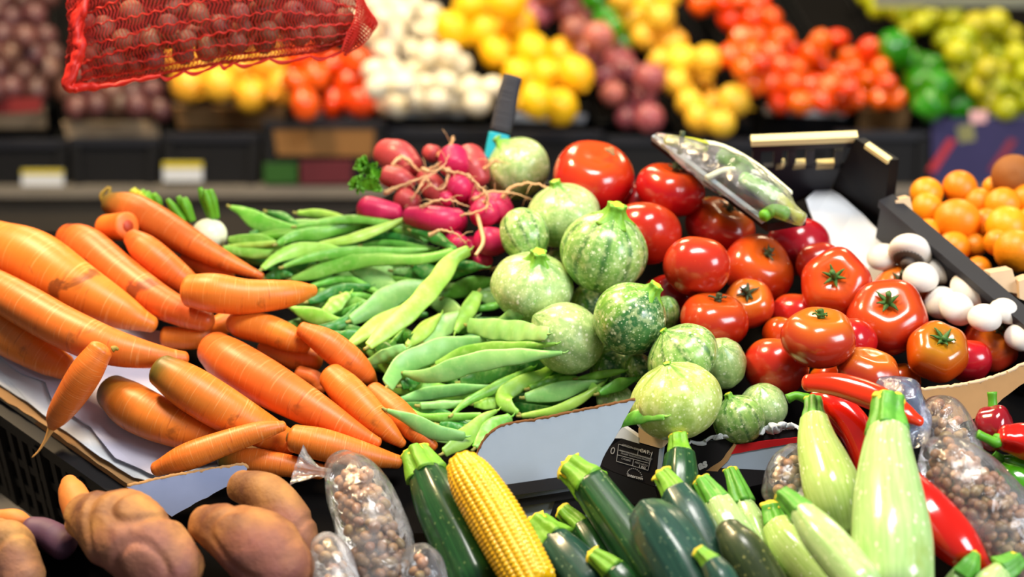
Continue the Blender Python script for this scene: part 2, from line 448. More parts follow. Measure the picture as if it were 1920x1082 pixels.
def rad_mat(name, c1, c2):
    m = Mat(name, .4, .4, .05); c = m.mix(m.noise(20, 3), c1, c2); r = m.noise(1, 3, m.uv(2, 40))
    c = m.mix(m.ramp(r, (.6, 0), (.7, .3)), c, lin(240, 150, 170)); m.col(c); m.bump(r, .15, .001); return m.m
MT['radish'] = rad_mat('radish_skin', lin(190, 20, 74), lin(216, 44, 96))
MT['radish_dull'] = rad_mat('radish_skin_dull', lin(160, 54, 58), lin(188, 72, 74))
MT['radish_root'] = plain('radish_root', lin(222, 178, 128), .55, var=.25, nsc=80)
MT['leaf'] = plain('leaf_green', lin(92, 160, 24), .5, var=.4, nsc=60, bump=.4)
MT['leaf_yellow'] = plain('leaf_yellow', lin(170, 180, 40), .5, var=.3, nsc=80, bump=.4)
MT['white_veg'] = plain('turnip_white', lin(236, 240, 206), .35, var=.06)

def pepper_mat(name, c1, c2):
    m = Mat(name, .14, .55, .5); m.col(m.mix(m.noise(9, 2), c1, c2)); m.bump(m.noise(22, 2), .12, .004); return m.m
MT['pepper'] = pepper_mat('red_pepper', lin(196, 16, 12), lin(220, 34, 14))
MT['pepper_or'] = pepper_mat('red_pepper_orange', lin(224, 36, 10), lin(236, 66, 14))
MT['pepper_dk'] = pepper_mat('dark_red_pepper', lin(118, 14, 28), lin(160, 24, 34))
MT['pepper_g'] = pepper_mat('green_pepper', lin(38, 120, 14), lin(84, 164, 24))
MT['pep_stem'] = plain('pepper_stem', lin(84, 158, 28), .45, var=.25)

MT['shroom'] = plain('mushroom_cap', lin(222, 216, 206), .55, var=.06, nsc=50, bump=.1)
MT['gill'] = plain('mushroom_gill', lin(84, 74, 66), .8, var=.3, nsc=200)
MT['orange'] = plain('orange_peel', lin(234, 146, 10), .42, var=.14, nsc=200, bump=.25, hue=True, hv=(.485, .51, .85, 1.05))
MT['kiwi'] = plain('brown_fruit', lin(140, 82, 22), .7, nsc=60)

def cardboard(name, c, v=.1):
    m = Mat(name, .8, .2); f = m.noise(60, 4); f2 = m.noise(6, 3)
    a = tuple(x * (1 - v) for x in c[:3]) + (1,); b = tuple(min(1, x * (1 + v)) for x in c[:3]) + (1,)
    cc = m.mix(m.mix(.5, f, f2), a, b); m.col(cc); m.bump(f, .12, .001); return m.m
MT['white_card'] = cardboard('white_card', lin(152, 166, 182))
MT['grey_card'] = cardboard('grey_card', lin(128, 140, 172), .12)
MT['kraft'] = cardboard('kraft_card', lin(166, 128, 84), .18)
MT['kraft_dk'] = cardboard('kraft_edge', lin(112, 74, 42), .3)
MT['paper'] = cardboard('grey_paper', lin(186, 186, 204), .1)
MT['paper_white'] = cardboard('white_paper', lin(200, 206, 212), .05)
MT['black_print'] = cardboard('black_printed_card', lin(24, 22, 24), .2)
MT['red_print'] = cardboard('red_printed_card', lin(176, 22, 26), .1)
MT['white_ink'] = plain('white_ink', lin(226, 226, 224), .7, var=.03)
MT['grey_ink'] = plain('grey_ink', lin(150, 150, 150), .7, var=.03)
MT['black_plastic'] = plain('black_plastic', lin(12, 13, 16), .6, .3, var=.2, nsc=30)
MT['grey_plastic'] = plain('dark_grey_plastic', lin(26, 28, 36), .45, .5, var=.2, nsc=30)
MT['grey_panel'] = plain('grey_plastic_panel', lin(140, 152, 160), .5, var=.05)
MT['wood'] = plain('pale_wood', lin(214, 184, 146), .65, var=.12, nsc=30, bump=.2)
MT['rim_wood'] = plain('pale_wood_rim', lin(236, 222, 160), .6, var=.06)
MT['dark_board'] = plain('dark_board', lin(8, 7, 7), .9, .08, var=.2)
MT['dark_wall'] = plain('dark_wall', lin(20, 18, 16), .9, var=.2, nsc=4)
MT['floor'] = plain('concrete_floor', lin(110, 104, 96), .8, var=.2, nsc=6)
MT['teal'] = plain('teal_band', lin(20, 170, 190), .5, var=.04)
m = Mat('black_wrap', .6, .4); wv = m.noise(1, 2, m.uv(1, 60)); m.col(m.mix(wv, lin(26, 28, 34), lin(60, 62, 70))); m.bump(wv, .6, .002); MT['wrap'] = m.m
m = Mat('red_net', .45, .4); m.col(m.mix(m.noise(60, 2), lin(176, 22, 16), lin(212, 46, 32))); MT['net'] = m.m
def mesh_film():
    m = Mat('red_net_weave', .5, .3, base=lin(150, 34, 24)); tr = m.node('ShaderNodeBsdfTransparent'); mx = m.n.new('ShaderNodeMixShader')
    w = m.noise(1, 2, m.uv(320, 90)); fac = m.ramp(w, (.46, .10), (.66, .36))
    m.l.new(fac, mx.inputs[0]); m.l.new(tr.outputs[0], mx.inputs[1]); m.l.new(m.b.outputs[0], mx.inputs[2]); m.l.new(mx.outputs[0], m.out.inputs[0]); return m.m
MT['net_film'] = mesh_film()
MT['shallot'] = plain('shallot_skin', lin(160, 104, 88), .5, var=.35, nsc=60, bump=.2, hue=True, hv=(.48, .53, .75, 1.15))

def film(name, tint, haze, gl=.9, sc=45):
    m = Mat(name, .25, .5, base=tint)
    tr = m.node('ShaderNodeBsdfTransparent'); tr.inputs[0].default_value = (.97, .97, .97, 1)
    g = m.node('ShaderNodeBsdfGlossy'); g.inputs['Roughness'].default_value = .13; g.inputs['Color'].default_value = (1, 1, 1, 1)
    f = m.noise(sc, 4, dist=1.2); f2 = m.voro(sc * 1.2)
    bp = m.n.new('ShaderNodeBump'); bp.inputs['Strength'].default_value = .9; bp.inputs['Distance'].default_value = .006
    m.l.new(m.mix(.5, f, f2), bp.inputs['Height']); m.l.new(bp.outputs[0], g.inputs['Normal'])
    fr = m.n.new('ShaderNodeLayerWeight'); fr.inputs['Blend'].default_value = .22; m.l.new(bp.outputs[0], fr.inputs['Normal'])
    fac = m.math('MINIMUM', m.math('MULTIPLY', m.math('ADD', fr.outputs['Fresnel'], .03), gl), .8)
    hz = m.n.new('ShaderNodeMixShader'); m.l.new(m.ramp(m.noise(sc * .5, 3, dist=1), (.42, haze * .2), (.72, haze)), hz.inputs[0])
    m.l.new(tr.outputs[0], hz.inputs[1]); m.l.new(m.b.outputs[0], hz.inputs[2])
    mx = m.n.new('ShaderNodeMixShader'); m.l.new(fac, mx.inputs[0]); m.l.new(hz.outputs[0], mx.inputs[1]); m.l.new(g.outputs[0], mx.inputs[2])
    m.l.new(mx.outputs[0], m.out.inputs[0]); return m.m
MT['film'] = film('clear_plastic_film', lin(240, 240, 244), .22)
MT['film_hazy'] = film('creased_plastic_film', lin(236, 236, 240), .6)
MT['film_blue'] = film('bluish_plastic_film', lin(120, 142, 176), .75)
MT['dry_bean'] = plain('dry_bean', lin(158, 120, 84), .35, .5, var=.2, nsc=120, hue=True, hv=(.48, .53, .7, 1.25))
# ================================================================ makers
def taper_body(name, P, R, mat, parent=None, seg=32, rings=44, c0=.6, c1=.8, noise=.025, nscale=14, prof=None, extra=None):
    q = spline3(P, rings); s0 = np.linspace(0, 1, len(P)); r = np.interp(np.linspace(0, 1, rings), s0, R)
    r = np.convolve(np.pad(r, 2, mode='edge'), np.ones(5) / 5, 'valid')
    rows, info = sweep_rings(q, r, seg, prof, c0, c1, noise=noise, nscale=nscale, seed=random.random() * 50)
    mb = MB(); n0 = 6 if c0 is not None else 0
    mb.grid(rows, uvs=[max(0, min(1, x)) for x in info])
    return mb.build(name, mat, parent)

def lowest(P, R):
    P = np.asarray(P); i = int(np.argmin(P[:, 2] - R)); return P.mean(0) * np.array([1, 1, 0]) + np.array([0, 0, (P[:, 2] - R).min()])

def carrot(label, pts, mat='carrot', c0=.5, c1=.7, cut=False, stem=None, tail=None, group=None, n=14, l0=BASE + .012, dark_end=False):
    a = spline(pts, n); P, R = lay(a, MP, l0, tol=.001)
    if stem or cut or tail or dark_end:
        t = tag(empty('carrot', lowest(P, R)), label, 'carrot', group)
        b = taper_body('root', P, R, MT[mat], t, c0=c0, c1=None if cut else c1)
        tt = float((P[0] - CAM) @ FW)
        if stem:
            mb = MB()
            for st in stem: mb.tube([at_depth(u, v, tt + .0) for u, v in st], [.004, .003, .0015], 5, n=8)
            mb.build('stem', MT['stem_dry'], t)
        if dark_end:
            mb = MB(); d = P[0] - P[1]; d /= np.linalg.norm(d); mb.grid(ball_rings(P[0] + d * R[0] * c0 * .93, d, R[0] * .42, R[0] * .14, nr=8, seg=12))
            mb.build('crown', MT['stem_dry'], t)
        if tail:
            tt = float((P[-1] - CAM) @ FW); mb = MB(); mb.tube([P[-1]] + [at_depth(u, v, tt) for u, v in tail], [R[-1], .003, .0018, .0012, .0008], 6, n=16); mb.build('root_hair', MT['root_hair'], t)
        if cut:
            d = P[-1] - P[-2]; d /= np.linalg.norm(d); c = P[-1]
            mb = MB(); mb.grid(ball_rings(c, d, R[-1] * .985, .003, nr=8, seg=28)); mb.build('cut_face', MT['carrot_cut'], t)
            mb = MB(); mb.grid(ball_rings(c + d * .002, d, R[-1] * .45, .003, nr=8, seg=20)); mb.build('core', MT['carrot_core'], t)
        return t
    return tag(taper_body('carrot', P, R, MT[mat], None, c0=c0, c1=c1), label, 'carrot', group)

def stem_dir(c, sp, rpx, hid=False):
    """direction of the stem from the centre, seen at pixel sp"""
    ox = (sp[0] - c[0]) / rpx[0]; oy = -(sp[1] - c[1]) / rpx[1]; q = math.hypot(ox, oy)
    if q > .985: ox, oy = ox / q * .985, oy / q * .985
    k = math.sqrt(max(0, 1 - ox * ox - oy * oy)); v = RT * ox + UP * oy + FW * (k if hid else -k)
    return v / np.linalg.norm(v)

def tomato(label, c, rx, ry, sp=None, mat='tomato', stem=None, hid=False, lob=.03, nl=5, group=None, scar=None, dark=False, tall=0, l0=BASE + .01):
    ph = random.random() * 6; k = rx / max(ry, 1)
    P, R = lay([(c[0], c[1], (rx + min(rx, ry) * 1.0) / 2 * .97)], MP, l0, tol=.001)
    tt = float((P[0] - CAM) @ FW); a = rx * tt / F; hpx = min(rx, ry) * (1.0 if ry > rx * .9 else .98)
    if sp is None: sp = (c[0] + random.uniform(-.2, .3) * rx, c[1] - .93 * ry); hid = True
    ax = stem_dir(c, sp, (rx, ry), hid)
    h = a * .80 if ry / rx < .86 else a * .9
    def prof(q, s): return 1 + lob * math.cos(nl * q + ph) * (1 - .75 * s) + lob * .5 * math.cos((nl - 2) * q - ph)
    dip = lambda s: -h * .30 * math.exp(-(s / .15) ** 2) + h * .06 * math.exp(-((1 - s) / .08) ** 2)
    rows = ball_rings(P[0], ax, a * .985, h, prof, dip, 28, 44)
    mb = MB(); mb.grid(rows)
    if not (stem or scar): return tag(mb.build('tomato', MT[mat], loc=P[0]), label, 'tomato', group)
    t = tag(empty('tomato', P[0] - np.array([0, 0, h])), label, 'tomato', group)
    mb.build('fruit', MT[mat], t)
    if stem:
        top = P[0] + ax * (h * .72); x = np.cross(ax, FW); x /= np.linalg.norm(x) + 1e-9; y = np.cross(ax, x); mb = MB()
        n = 6
        for i in range(n):
            q = i * 2 * PI / n + random.uniform(-.25, .25); d = x * math.cos(q) + y * math.sin(q); w = np.cross(ax, d)
            ln = a * random.uniform(.28, .50) * stem; row = []
            for j in range(7):
                s = j / 6; p = top + d * ln * s + ax * (a * (.03 + .20 * s - .10 * s * s + random.uniform(-.03, .05) * s)) * 1.0
                hw = a * .085 * stem * .85 * math.sin(PI * min(1, .25 + s * .75)) * (1 - s * .35) + .0004
                row.append(np.array([p - w * hw, p + ax * .0012 + d * 0, p + w * hw, p - ax * .0012]))
            mb.grid(row)
        mb.build('calyx', MT['calyx_dark' if dark else 'calyx'], t)
        mb = MB(); b = x * random.uniform(-.3, .3) + y * random.uniform(-.3, .3); L = a * (.22 + tall)
        mb.tube([top, top + ax * L * .5 + b * L * .2, top + ax * L + b * L * .6], [.0045, .003, .0034], 7, n=8); mb.build('stalk', MT['calyx_dark' if dark else 'calyx'], t)
    if scar:
        d = stem_dir(c, scar, (rx, ry)); mb = MB(); mb.grid(ball_rings(P[0] + d * a * .90, d, a * .14, a * .035, lambda q, s: 1 + .3 * math.sin(3 * q), nr=6, seg=14)); mb.build('scar', MT['scar'], t)
    return t

def round_squash(label, c, rx, ry, sp, mat='rc_pale', hid=False, stem=1.0, group=None, bl=False, l0=BASE + .01):
    P, R = lay([(c[0], c[1], (rx + ry) / 2 * .97)], MP, l0, tol=.001)
    tt = float((P[0] - CAM) @ FW); a = (rx * 1.0) * tt / F; h = (ry) * tt / F * .98
    ax = stem_dir(c, sp, (rx, ry), hid); ph = random.random() * 6
    prof = lambda q, s: 1 + .014 * math.cos(10 * q + ph) + .01 * math.cos(3 * q)
    zp = lambda s: h * .10 * math.exp(-(s / .07) ** 2)
    mb = MB(); mb.grid(ball_rings(P[0], ax, a, h, prof, zp, 28, 60))
    t = tag(empty('round_courgette', P[0] - np.array([0, 0, h])), label, 'courgette', group); mb.build('fruit', MT[mat], t)
    if stem:
        w = a * .20 * stem; b = P[0] + ax * h * .98; side = np.cross(ax, RT); side /= np.linalg.norm(side) + 1e-9; q = []
        pts = [b - ax * w * .5, b + ax * w * .25, b + ax * w * .8, b + ax * w * 1.15]
        rows, inf = sweep_rings(spline3(pts, 9), np.interp(np.linspace(0, 1, 9), [0, .35, .7, 1], [w * 1.9, w * 1.15, w * .8, w * .85]), 30, lambda q, s: 1 + .17 * math.cos(5 * q + ph), None, .12)
        mb = MB(); mb.grid(rows, uvs=inf); mb.build('stem', MT['sq_stem'], t)
        mb = MB(); mb.grid(ball_rings(b + ax * w * 1.18, ax, w * .66, w * .10, lambda q, s: 1 + .15 * math.cos(5 * q + ph), nr=6, seg=20)); mb.build('stem_cut', MT['stem_cut'], t)
    return t

def flat_bean(label, pts, hw, mat='bean', group=None, tips=True, l0=BASE + .012, n=11, thick=5.0, roll=None, bulge=.10):
    p = np.asarray(pts, float); h = np.interp(np.linspace(0, 1, 12), np.linspace(0, 1, len(hw)), hw)
    a = spline(np.hstack([p, np.full((len(p), 1), thick)]), n); s = np.linspace(0, 1, n)
    hn = np.interp(s, np.linspace(0, 1, 12), h); th = np.minimum(thick, hn * .8 + 1); a[:, 2] = th
    P, R = lay(a, MP, l0, tol=.0015, off=np.maximum(hn - th, 0.5))
    tt = (P - CAM) @ FW; N = 40; q = spline3(P, N); so = np.linspace(0, 1, N)
    W = np.interp(so, s, hn * tt / F); W = np.convolve(np.pad(W, 2, mode='edge'), np.ones(5) / 5, 'valid')
    sd = random.random() * 30
    nb = max(4, int(np.linalg.norm(np.diff(q, axis=0), axis=1).sum() / .020))
    T = np.interp(so, s, R) * 1.0; T = T * (.82 + bulge * np.cos(so * nb * 2 * PI + sd))
    W = W * (1 + .05 * np.sin(so * nb * 2 * PI * .5 + sd))
    tg = np.gradient(q, axis=0); wv = np.cross(tg, FW); wv /= np.linalg.norm(wv, axis=1)[:, None] + 1e-9
    rl = random.uniform(-.35, .35) if roll is None else roll
    tn = tg / (np.linalg.norm(tg, axis=1)[:, None] + 1e-9); nv = np.cross(tn, wv)
    tw = rl + random.uniform(-.25, .25) * np.sin(so * 3 + sd)
    wv = wv * np.cos(tw)[:, None] + nv * np.sin(tw)[:, None]
    # lens section with seams at the two edges
    pf = lambda x, t_: 1 - .10 * abs(math.sin(2 * x))
    rows, inf = sweep_rings(q, T, 18, pf, .4, .5, width=np.maximum(W, T * .9), wvec=wv)
    mb = MB(); mb.grid(rows, uvs=inf)
    if not tips: return tag(mb.build('flat_bean', MT[mat], loc=P.mean(0)), label, 'bean', group)
    t = tag(empty('flat_bean', lowest(P, R)), label, 'bean', group); mb.build('pod', MT[mat], t)
    d = tn[0]; mb = MB(); e = q[0] - d * W[0] * .35; mb.tube([e, e - d * .003, e - d * .006 + wv[0] * .001], [.0022, .0019, .0017], 7, n=5); mb.build('stem', MT['bean_tip'], t)
    d = tn[-1]; mb = MB(); e = q[-1] + d * W[-1] * .4; mb.tube([e, e + d * .003, e + d * .007 + wv[-1] * .002], [.0016, .001, .0005], 5, n=5); mb.build('tip', MT[mat], t)
    return t

# ================================================================ tomatoes, back of the heap first
TG = None
tomato('small sliver of red tomato hidden behind two others near the top', (1200, 384), 48, 42, None, 'tomato_deep')
tomato('biggest red tomato at the back of the heap with a brown scar on its shoulder', (1113, 330), 78, 62, (1125, 283), 'tomato', hid=False, scar=(1146, 291), lob=.02)
tomato('red tomato at the back with a tall dry stalk beside the plastic pack', (1257, 355), 64, 54, (1272, 306), 'tomato', stem=.7, lob=.05, nl=4, tall=1.0, dark=True)
tomato('ribbed orange red tomato below the edge of the plastic pack', (1350, 426), 67, 42, (1375, 392), 'tomato_orange', stem=.8, lob=.06, nl=6, dark=True, tall=.2)
tomato('smooth glossy red tomato right behind the striped round courgette', (1212, 436), 67, 68, None, 'tomato', lob=.02)
tomato('deep red tomato against the white paper liner', (1497, 461), 62, 56, None, 'tomato_deep', lob=.02)
tomato('red tomato mostly hidden behind the deep red one by the liner', (1536, 494), 46, 42, None, 'tomato_deep')
tomato('heart shaped red tomato in the middle with its stem to the right', (1420, 503), 70, 58, (1445, 468), 'tomato', stem=.6, lob=.06, nl=3, dark=True)
tomato('dark red tomato shaded under the pile beside the round courgettes', (1256, 560), 54, 52, None, 'tomato_deep')
tomato('round red tomato with a bright highlight in the centre of the heap', (1307, 499), 65, 60, None, 'tomato', lob=.03)
tomato('red tomato with upright green stem next to the mushrooms', (1567, 531), 67, 48, (1553, 518), 'tomato', stem=.75, lob=.06, tall=.25)
tomato('red tomato peeking out behind the largest stemmed tomato, by the mushrooms', (1690, 546), 54, 40, (1680, 522), 'tomato_orange', stem=1.0, dark=True, tall=.3)
tomato('partly hidden red tomato under the stemmed one in mid heap', (1498, 594), 56, 42, None, 'tomato_orange')
tomato('orange red tomato with curled dark calyx in mid heap', (1403, 570), 50, 60, (1396, 535), 'tomato_orange', stem=1.0, lob=.03, dark=True, tall=.1)
tomato('bright red tomato with thin grey stem above the speckled courgettes', (1340, 600), 67, 47, (1348, 556), 'tomato', stem=.6, lob=.05, nl=4, dark=True)
tomato('yellow patched tomato glimpsed in the gap of the heap', (1468, 628), 40, 44, None, 'tomato_green')
tomato('large red tomato with a thick green stem at the right of the heap', (1664, 594), 77, 60, (1655, 560), 'tomato', stem=.9, lob=.05, tall=.25)
tomato('pinkish tomato tucked behind the yellow shouldered one', (1594, 640), 51, 46, None, 'tomato')
tomato('red tomato with glowing yellow shoulder and tiny green stem', (1536, 632), 71, 55, (1537, 582), 'tomato_orange', stem=.55, lob=.04)
tomato('far right red tomato with dry calyx on the kraft tray', (1862, 642), 57, 52, (1867, 610), 'tomato_orange', stem=.8, lob=.06, tall=.1, dark=True)
tomato('narrow red tomato squeezed between two at the right tray edge', (1815, 676), 46, 44, None, 'tomato')
tomato('orange brown turning tomato with a green star calyx', (1758, 660), 60, 56, (1763, 628), 'tomato_green', stem=1.0, lob=.05, nl=6)
tomato('plain orange red tomato at the front next to the pale courgettes', (1455, 687), 63, 58, None, 'tomato_orange', lob=.015)
tomato('greenish yellow tomato edge at the bottom of the heap', (1556, 712), 40, 32, None, 'tomato_green')
tomato('narrow orange tomato at the front above the kraft tray', (1686, 716), 42, 46, None, 'tomato_green')
tomato('flat orange red tomato at the front behind the red peppers', (1628, 700), 62, 42, (1640, 662), 'tomato_orange', lob=.05, nl=6)

# ================================================================ round courgettes
RC = round_squash
RC('pale round courgette at the very back below the black handle', (970, 316), 63, 58, (932, 268), 'rc_pale', stem=1.1)
RC('pale round courgette draped with a radish root, behind the striped one', (1056, 404), 70, 60, (1040, 350), 'rc_pale', stem=.8)
RC('small hidden courgette between the striped and the silvery one', (1046, 490), 24, 24, (1040, 470), 'rc_mid', stem=0)
RC('greyish round courgette half hidden behind the pink radishes', (983, 440), 46, 54, (1000, 486), 'rc_mid', stem=.5)
RC('dark courgette down in the gap under the striped one', (1104, 562), 34, 28, (1090, 545), 'rc_dark', stem=0)
RC('pale slice of courgette behind the green speckled one', (1247, 588), 28, 38, None or (1250, 560), 'rc_mid', stem=0)
RC('pale courgette at the bottom behind the white flap', (1152, 748), 34, 28, (1150, 730), 'rc_pale', stem=0)
RC('round courgette with bold dark stripes and a broad stem', (1133, 473), 82, 78, (1152, 404), 'rc_mid', stem=1.25)
RC('silvery round courgette below the radish roots with its stem on top', (998, 538), 78, 62, (1010, 487), 'rc_pale', stem=1.1)
RC('dark stripy courgette low down between beans and speckled courgettes', (1146, 688), 42, 40, (1128, 668), 'rc_dark', stem=0)
RC('dark courgette glimpsed in the gap behind the speckled pair', (1199, 690), 26, 36, (1190, 670), 'rc_dark', stem=0)
RC('streaky pale round courgette touching the ends of the flat beans', (1064, 634), 66, 73, (1008, 594), 'rc_pale', stem=0)
RC('half dark green half light speckled round courgette', (1181, 598), 69, 70, (1220, 546), 'rc_dark', stem=1.15)
RC('light round courgette half hidden behind the white speckled one', (1354, 682), 46, 56, (1350, 650), 'rc_pale', stem=0)
RC('white speckled round courgette with a dried stem scar', (1280, 668), 70, 57, (1238, 624), 'rc_mid', stem=.6)
RC('crumpled pale courgette at the carton corner near the peppers', (1431, 763), 46, 45, (1422, 725), 'rc_pale', stem=.3)
RC('small pale courgette with dark stem standing in the carton', (1386, 788), 50, 48, (1366, 745), 'rc_mid', stem=.9)
RC('yellowish speckled round courgette at the front by the wooden block', (1268, 752), 87, 72, (1246, 686), 'rc_yellow', stem=.5)

def turnip(label, c, r, stalks, l=.0):
    P_, R_ = lay([(c[0], c[1], r)], MP, BASE + .0, tol=.001); C = P_[0]; t = float((C - CAM) @ FW); a = R_[0]
    tnp = tag(empty('turnip', C - np.array([0, 0, a])), label, 'turnip'); mb = MB(); mb.grid(ball_rings(C, UP * .9 - FW * .3, a, a * .9, nr=20, seg=32)); mb.build('root', MT['white_veg'], tnp)
    for st in stalks:
        mb = MB(); pts = [at_depth(u, v, t - .005 * i) for i, (u, v) in enumerate(st)]
        for k in range(4):
            o = np.array([random.gauss(0, .005), random.gauss(0, .004), 0]); mb.tube([p + o * (1 + i * .5) for i, p in enumerate(pts)], [.005, .0055, .006, .003], 6, n=9)
        mb.build('stalk', MT['leaf'] if random.random() < .7 else MT['leaf_yellow'], tnp)
turnip('white turnip with two cut green stalks behind the carrots', (392, 440), 34, [[(352, 415), (340, 395), (328, 372)], [(394, 408), (384, 385), (372, 354)]])
turnip('small white turnip peeking out left of the flat beans', (462, 462), 24, [[(470, 450), (520, 442), (560, 440)]])
turnip('white turnip hidden behind the top carrots, yellow green stalks showing', (285, 420), 26, [[(284, 400), (270, 375), (256, 356)], [(290, 400), (284, 380), (272, 362)]])


# ================================================================ radish bunches
def radish(bunch, pts, mat='radish', c1=.6, heap=True, tail=None):
    a = spline(pts, max(3, len(pts) * 2)); P, R = lay(a, MP, BASE + .03, tol=.003)
    r = taper_body('radish', P, R, MT[mat], bunch, seg=24, rings=20, c0=.85, c1=c1, noise=.05)
    if tail:
        tt = float((P[-1] - CAM) @ FW) - R[-1] * .6; mb = MB()
        for tl in tail:
            q = spline3([at_depth(u, v, tt - .012 * math.sin(PI * i / max(1, len(tl) - 1))) for i, (u, v) in enumerate(tl)], 26)
            q = q + np.array([[random.gauss(0, .0006) for _ in range(3)] for _ in q]); w = .0022
            mb.tube(q, [w * 1.5, w * .8, w * .6, w * .42, w * .2], 6)
            for _ in range(9):
                i = random.randrange(4, 24); d = np.array([random.gauss(0, 1) for _ in range(3)]) * .007
                mb.tube([q[i], q[i] + d * .6, q[i] + d * 1.1 + UP * -.004], [.0006, .0004, .0002], 4)
        o = mb.build('taproot', MT['radish_root']); w = o.matrix_world.copy(); loc = o.location - r.parent.location
        o.parent = r; o.location = loc
    return r
b1 = tag(empty('radish_bunch', MP.at(800, 350, BASE)), 'upper bunch of dull red radishes with tangled roots, under the black handle', 'radishes')
radish(b1, [(726, 288, 27), (748, 298, 34), (768, 318, 28)], 'radish_dull', tail=[[(752, 296), (738, 306), (728, 330), (722, 358)], [(752, 292), (772, 306), (790, 320), (830, 306), (846, 284), (850, 258)]])
radish(b1, [(806, 286, 16), (814, 290, 18)], 'radish_dull', tail=[[(822, 292), (838, 280), (846, 268), (850, 256)]])
radish(b1, [(728, 330, 20), (752, 338, 22), (768, 345, 16)], 'radish_dull')
radish(b1, [(880, 298, 30), (890, 320, 31), (898, 338, 22)], 'radish_dull', tail=[[(908, 318), (918, 310), (930, 300), (936, 300)]])
radish(b1, [(850, 296, 28), (852, 312, 28)], 'radish', tail=[[(842, 316), (836, 346), (822, 356), (806, 342), (800, 332)], [(830, 316), (850, 324), (882, 330), (898, 356), (904, 362)]])
radish(b1, [(800, 334, 20), (816, 358, 24), (828, 380, 18)], 'radish_dull', tail=[[(800, 330), (786, 352), (772, 376), (766, 388)], [(792, 318), (814, 322), (838, 300), (846, 270)]])
radish(b1, [(860, 350, 24), (872, 366, 24)], 'radish', tail=[[(838, 362), (860, 356), (884, 350)]])
b2 = tag(empty('radish_bunch', MP.at(840, 430, BASE)), 'lower bunch of bright pink radishes lying against the flat beans', 'radishes')
radish(b2, [(758, 374, 22), (775, 384, 20)], 'radish_dull')
radish(b2, [(836, 372, 14), (836, 380, 12)], 'radish')
radish(b2, [(892, 376, 16), (930, 390, 30), (932, 402, 30)], 'radish', tail=[[(940, 372), (965, 348), (1000, 345), (1030, 355), (1034, 366), (1018, 392), (1004, 408)], [(886, 376), (910, 362), (940, 360), (975, 366), (1000, 376)]])
radish(b2, [(908, 396, 28), (910, 404, 28)], 'radish', tail=[[(905, 384), (914, 372), (902, 352), (876, 330)]])
radish(b2, [(884, 458, 16), (884, 472, 18)], 'radish')
radish(b2, [(846, 450, 22), (862, 462, 22)], 'radish', tail=[[(804, 440), (830, 432), (852, 438), (870, 452), (878, 464)]])
radish(b2, [(690, 392, 25), (716, 398, 24), (742, 402, 20)], 'radish', tail=[[(722, 362), (760, 345), (800, 331), (830, 312), (842, 290)]])
radish(b2, [(846, 416, 26), (856, 420, 27)], 'radish')
radish(b2, [(770, 405, 17), (806, 410, 25), (836, 412, 25), (858, 408, 17)], 'radish', tail=[[(836, 408), (876, 402), (906, 392), (916, 380), (904, 362)], [(790, 390), (812, 378), (846, 376), (880, 388)]])
radish(b2, [(910, 488, 16), (896, 492, 16)], 'radish')
radish(b2, [(912, 452, 27), (926, 453, 26), (942, 453, 16)], 'radish', c1=.9, tail=[[(952, 450), (975, 440), (1004, 436), (1022, 446), (1030, 458), (1046, 462)], [(956, 456), (984, 462), (1006, 446), (1040, 438)], [(894, 496), (930, 502), (960, 484), (980, 462)]])
radish(b2, [(895, 404, 4), (902, 430, 4), (906, 455, 4), (892, 478, 3)], 'radish_root', c1=.5)
# lettuce behind, turnips at the back left
def leafy(name, label, cat, blobs, mat, plane_l=.0):
    """ruffled leaves fanning from a base"""
    mb = MB()
    for (u, v, r, s) in blobs:
        c = MP.at(u, v, plane_l); t = float((c - CAM) @ FW); a = r * t / F
        for k in range(5):
            d = UP * random.uniform(-.5, 1) + RT * random.uniform(-1, .6) - FW * random.uniform(0, .7); d /= np.linalg.norm(d); w = np.cross(d, FW * .8 + UP * .3); w /= np.linalg.norm(w); n_ = np.cross(d, w); top_, bot_ = [], []
            for i in range(9):
                x = i / 8; row = []
                for jj in range(25):
                    y = jj / 24 * 2 - 1; ed = abs(y) ** 2 * x
                    row.append(c + d * a * (x * 1.1 - .3 - .25 * abs(y) * x) + w * a * .75 * y * (x * .9 + .15) + n_ * a * (.16 * math.sin(y * 13 + k) * ed + .12 * math.sin(9 * x + s) * x + .25 * x * x))
                top_.append(np.array(row + [p + n_ * .0008 for p in reversed(row)]))
            mb.grid(top_)
    return tag(mb.build(name, MT[mat]), label, cat)
leafy('lettuce_head', 'frilly green lettuce leaf behind the dull red radishes', 'lettuce', [(684, 310, 24, 1), (672, 345, 22, 2), (692, 350, 28, 3), (700, 322, 22, 4)], 'leaf')

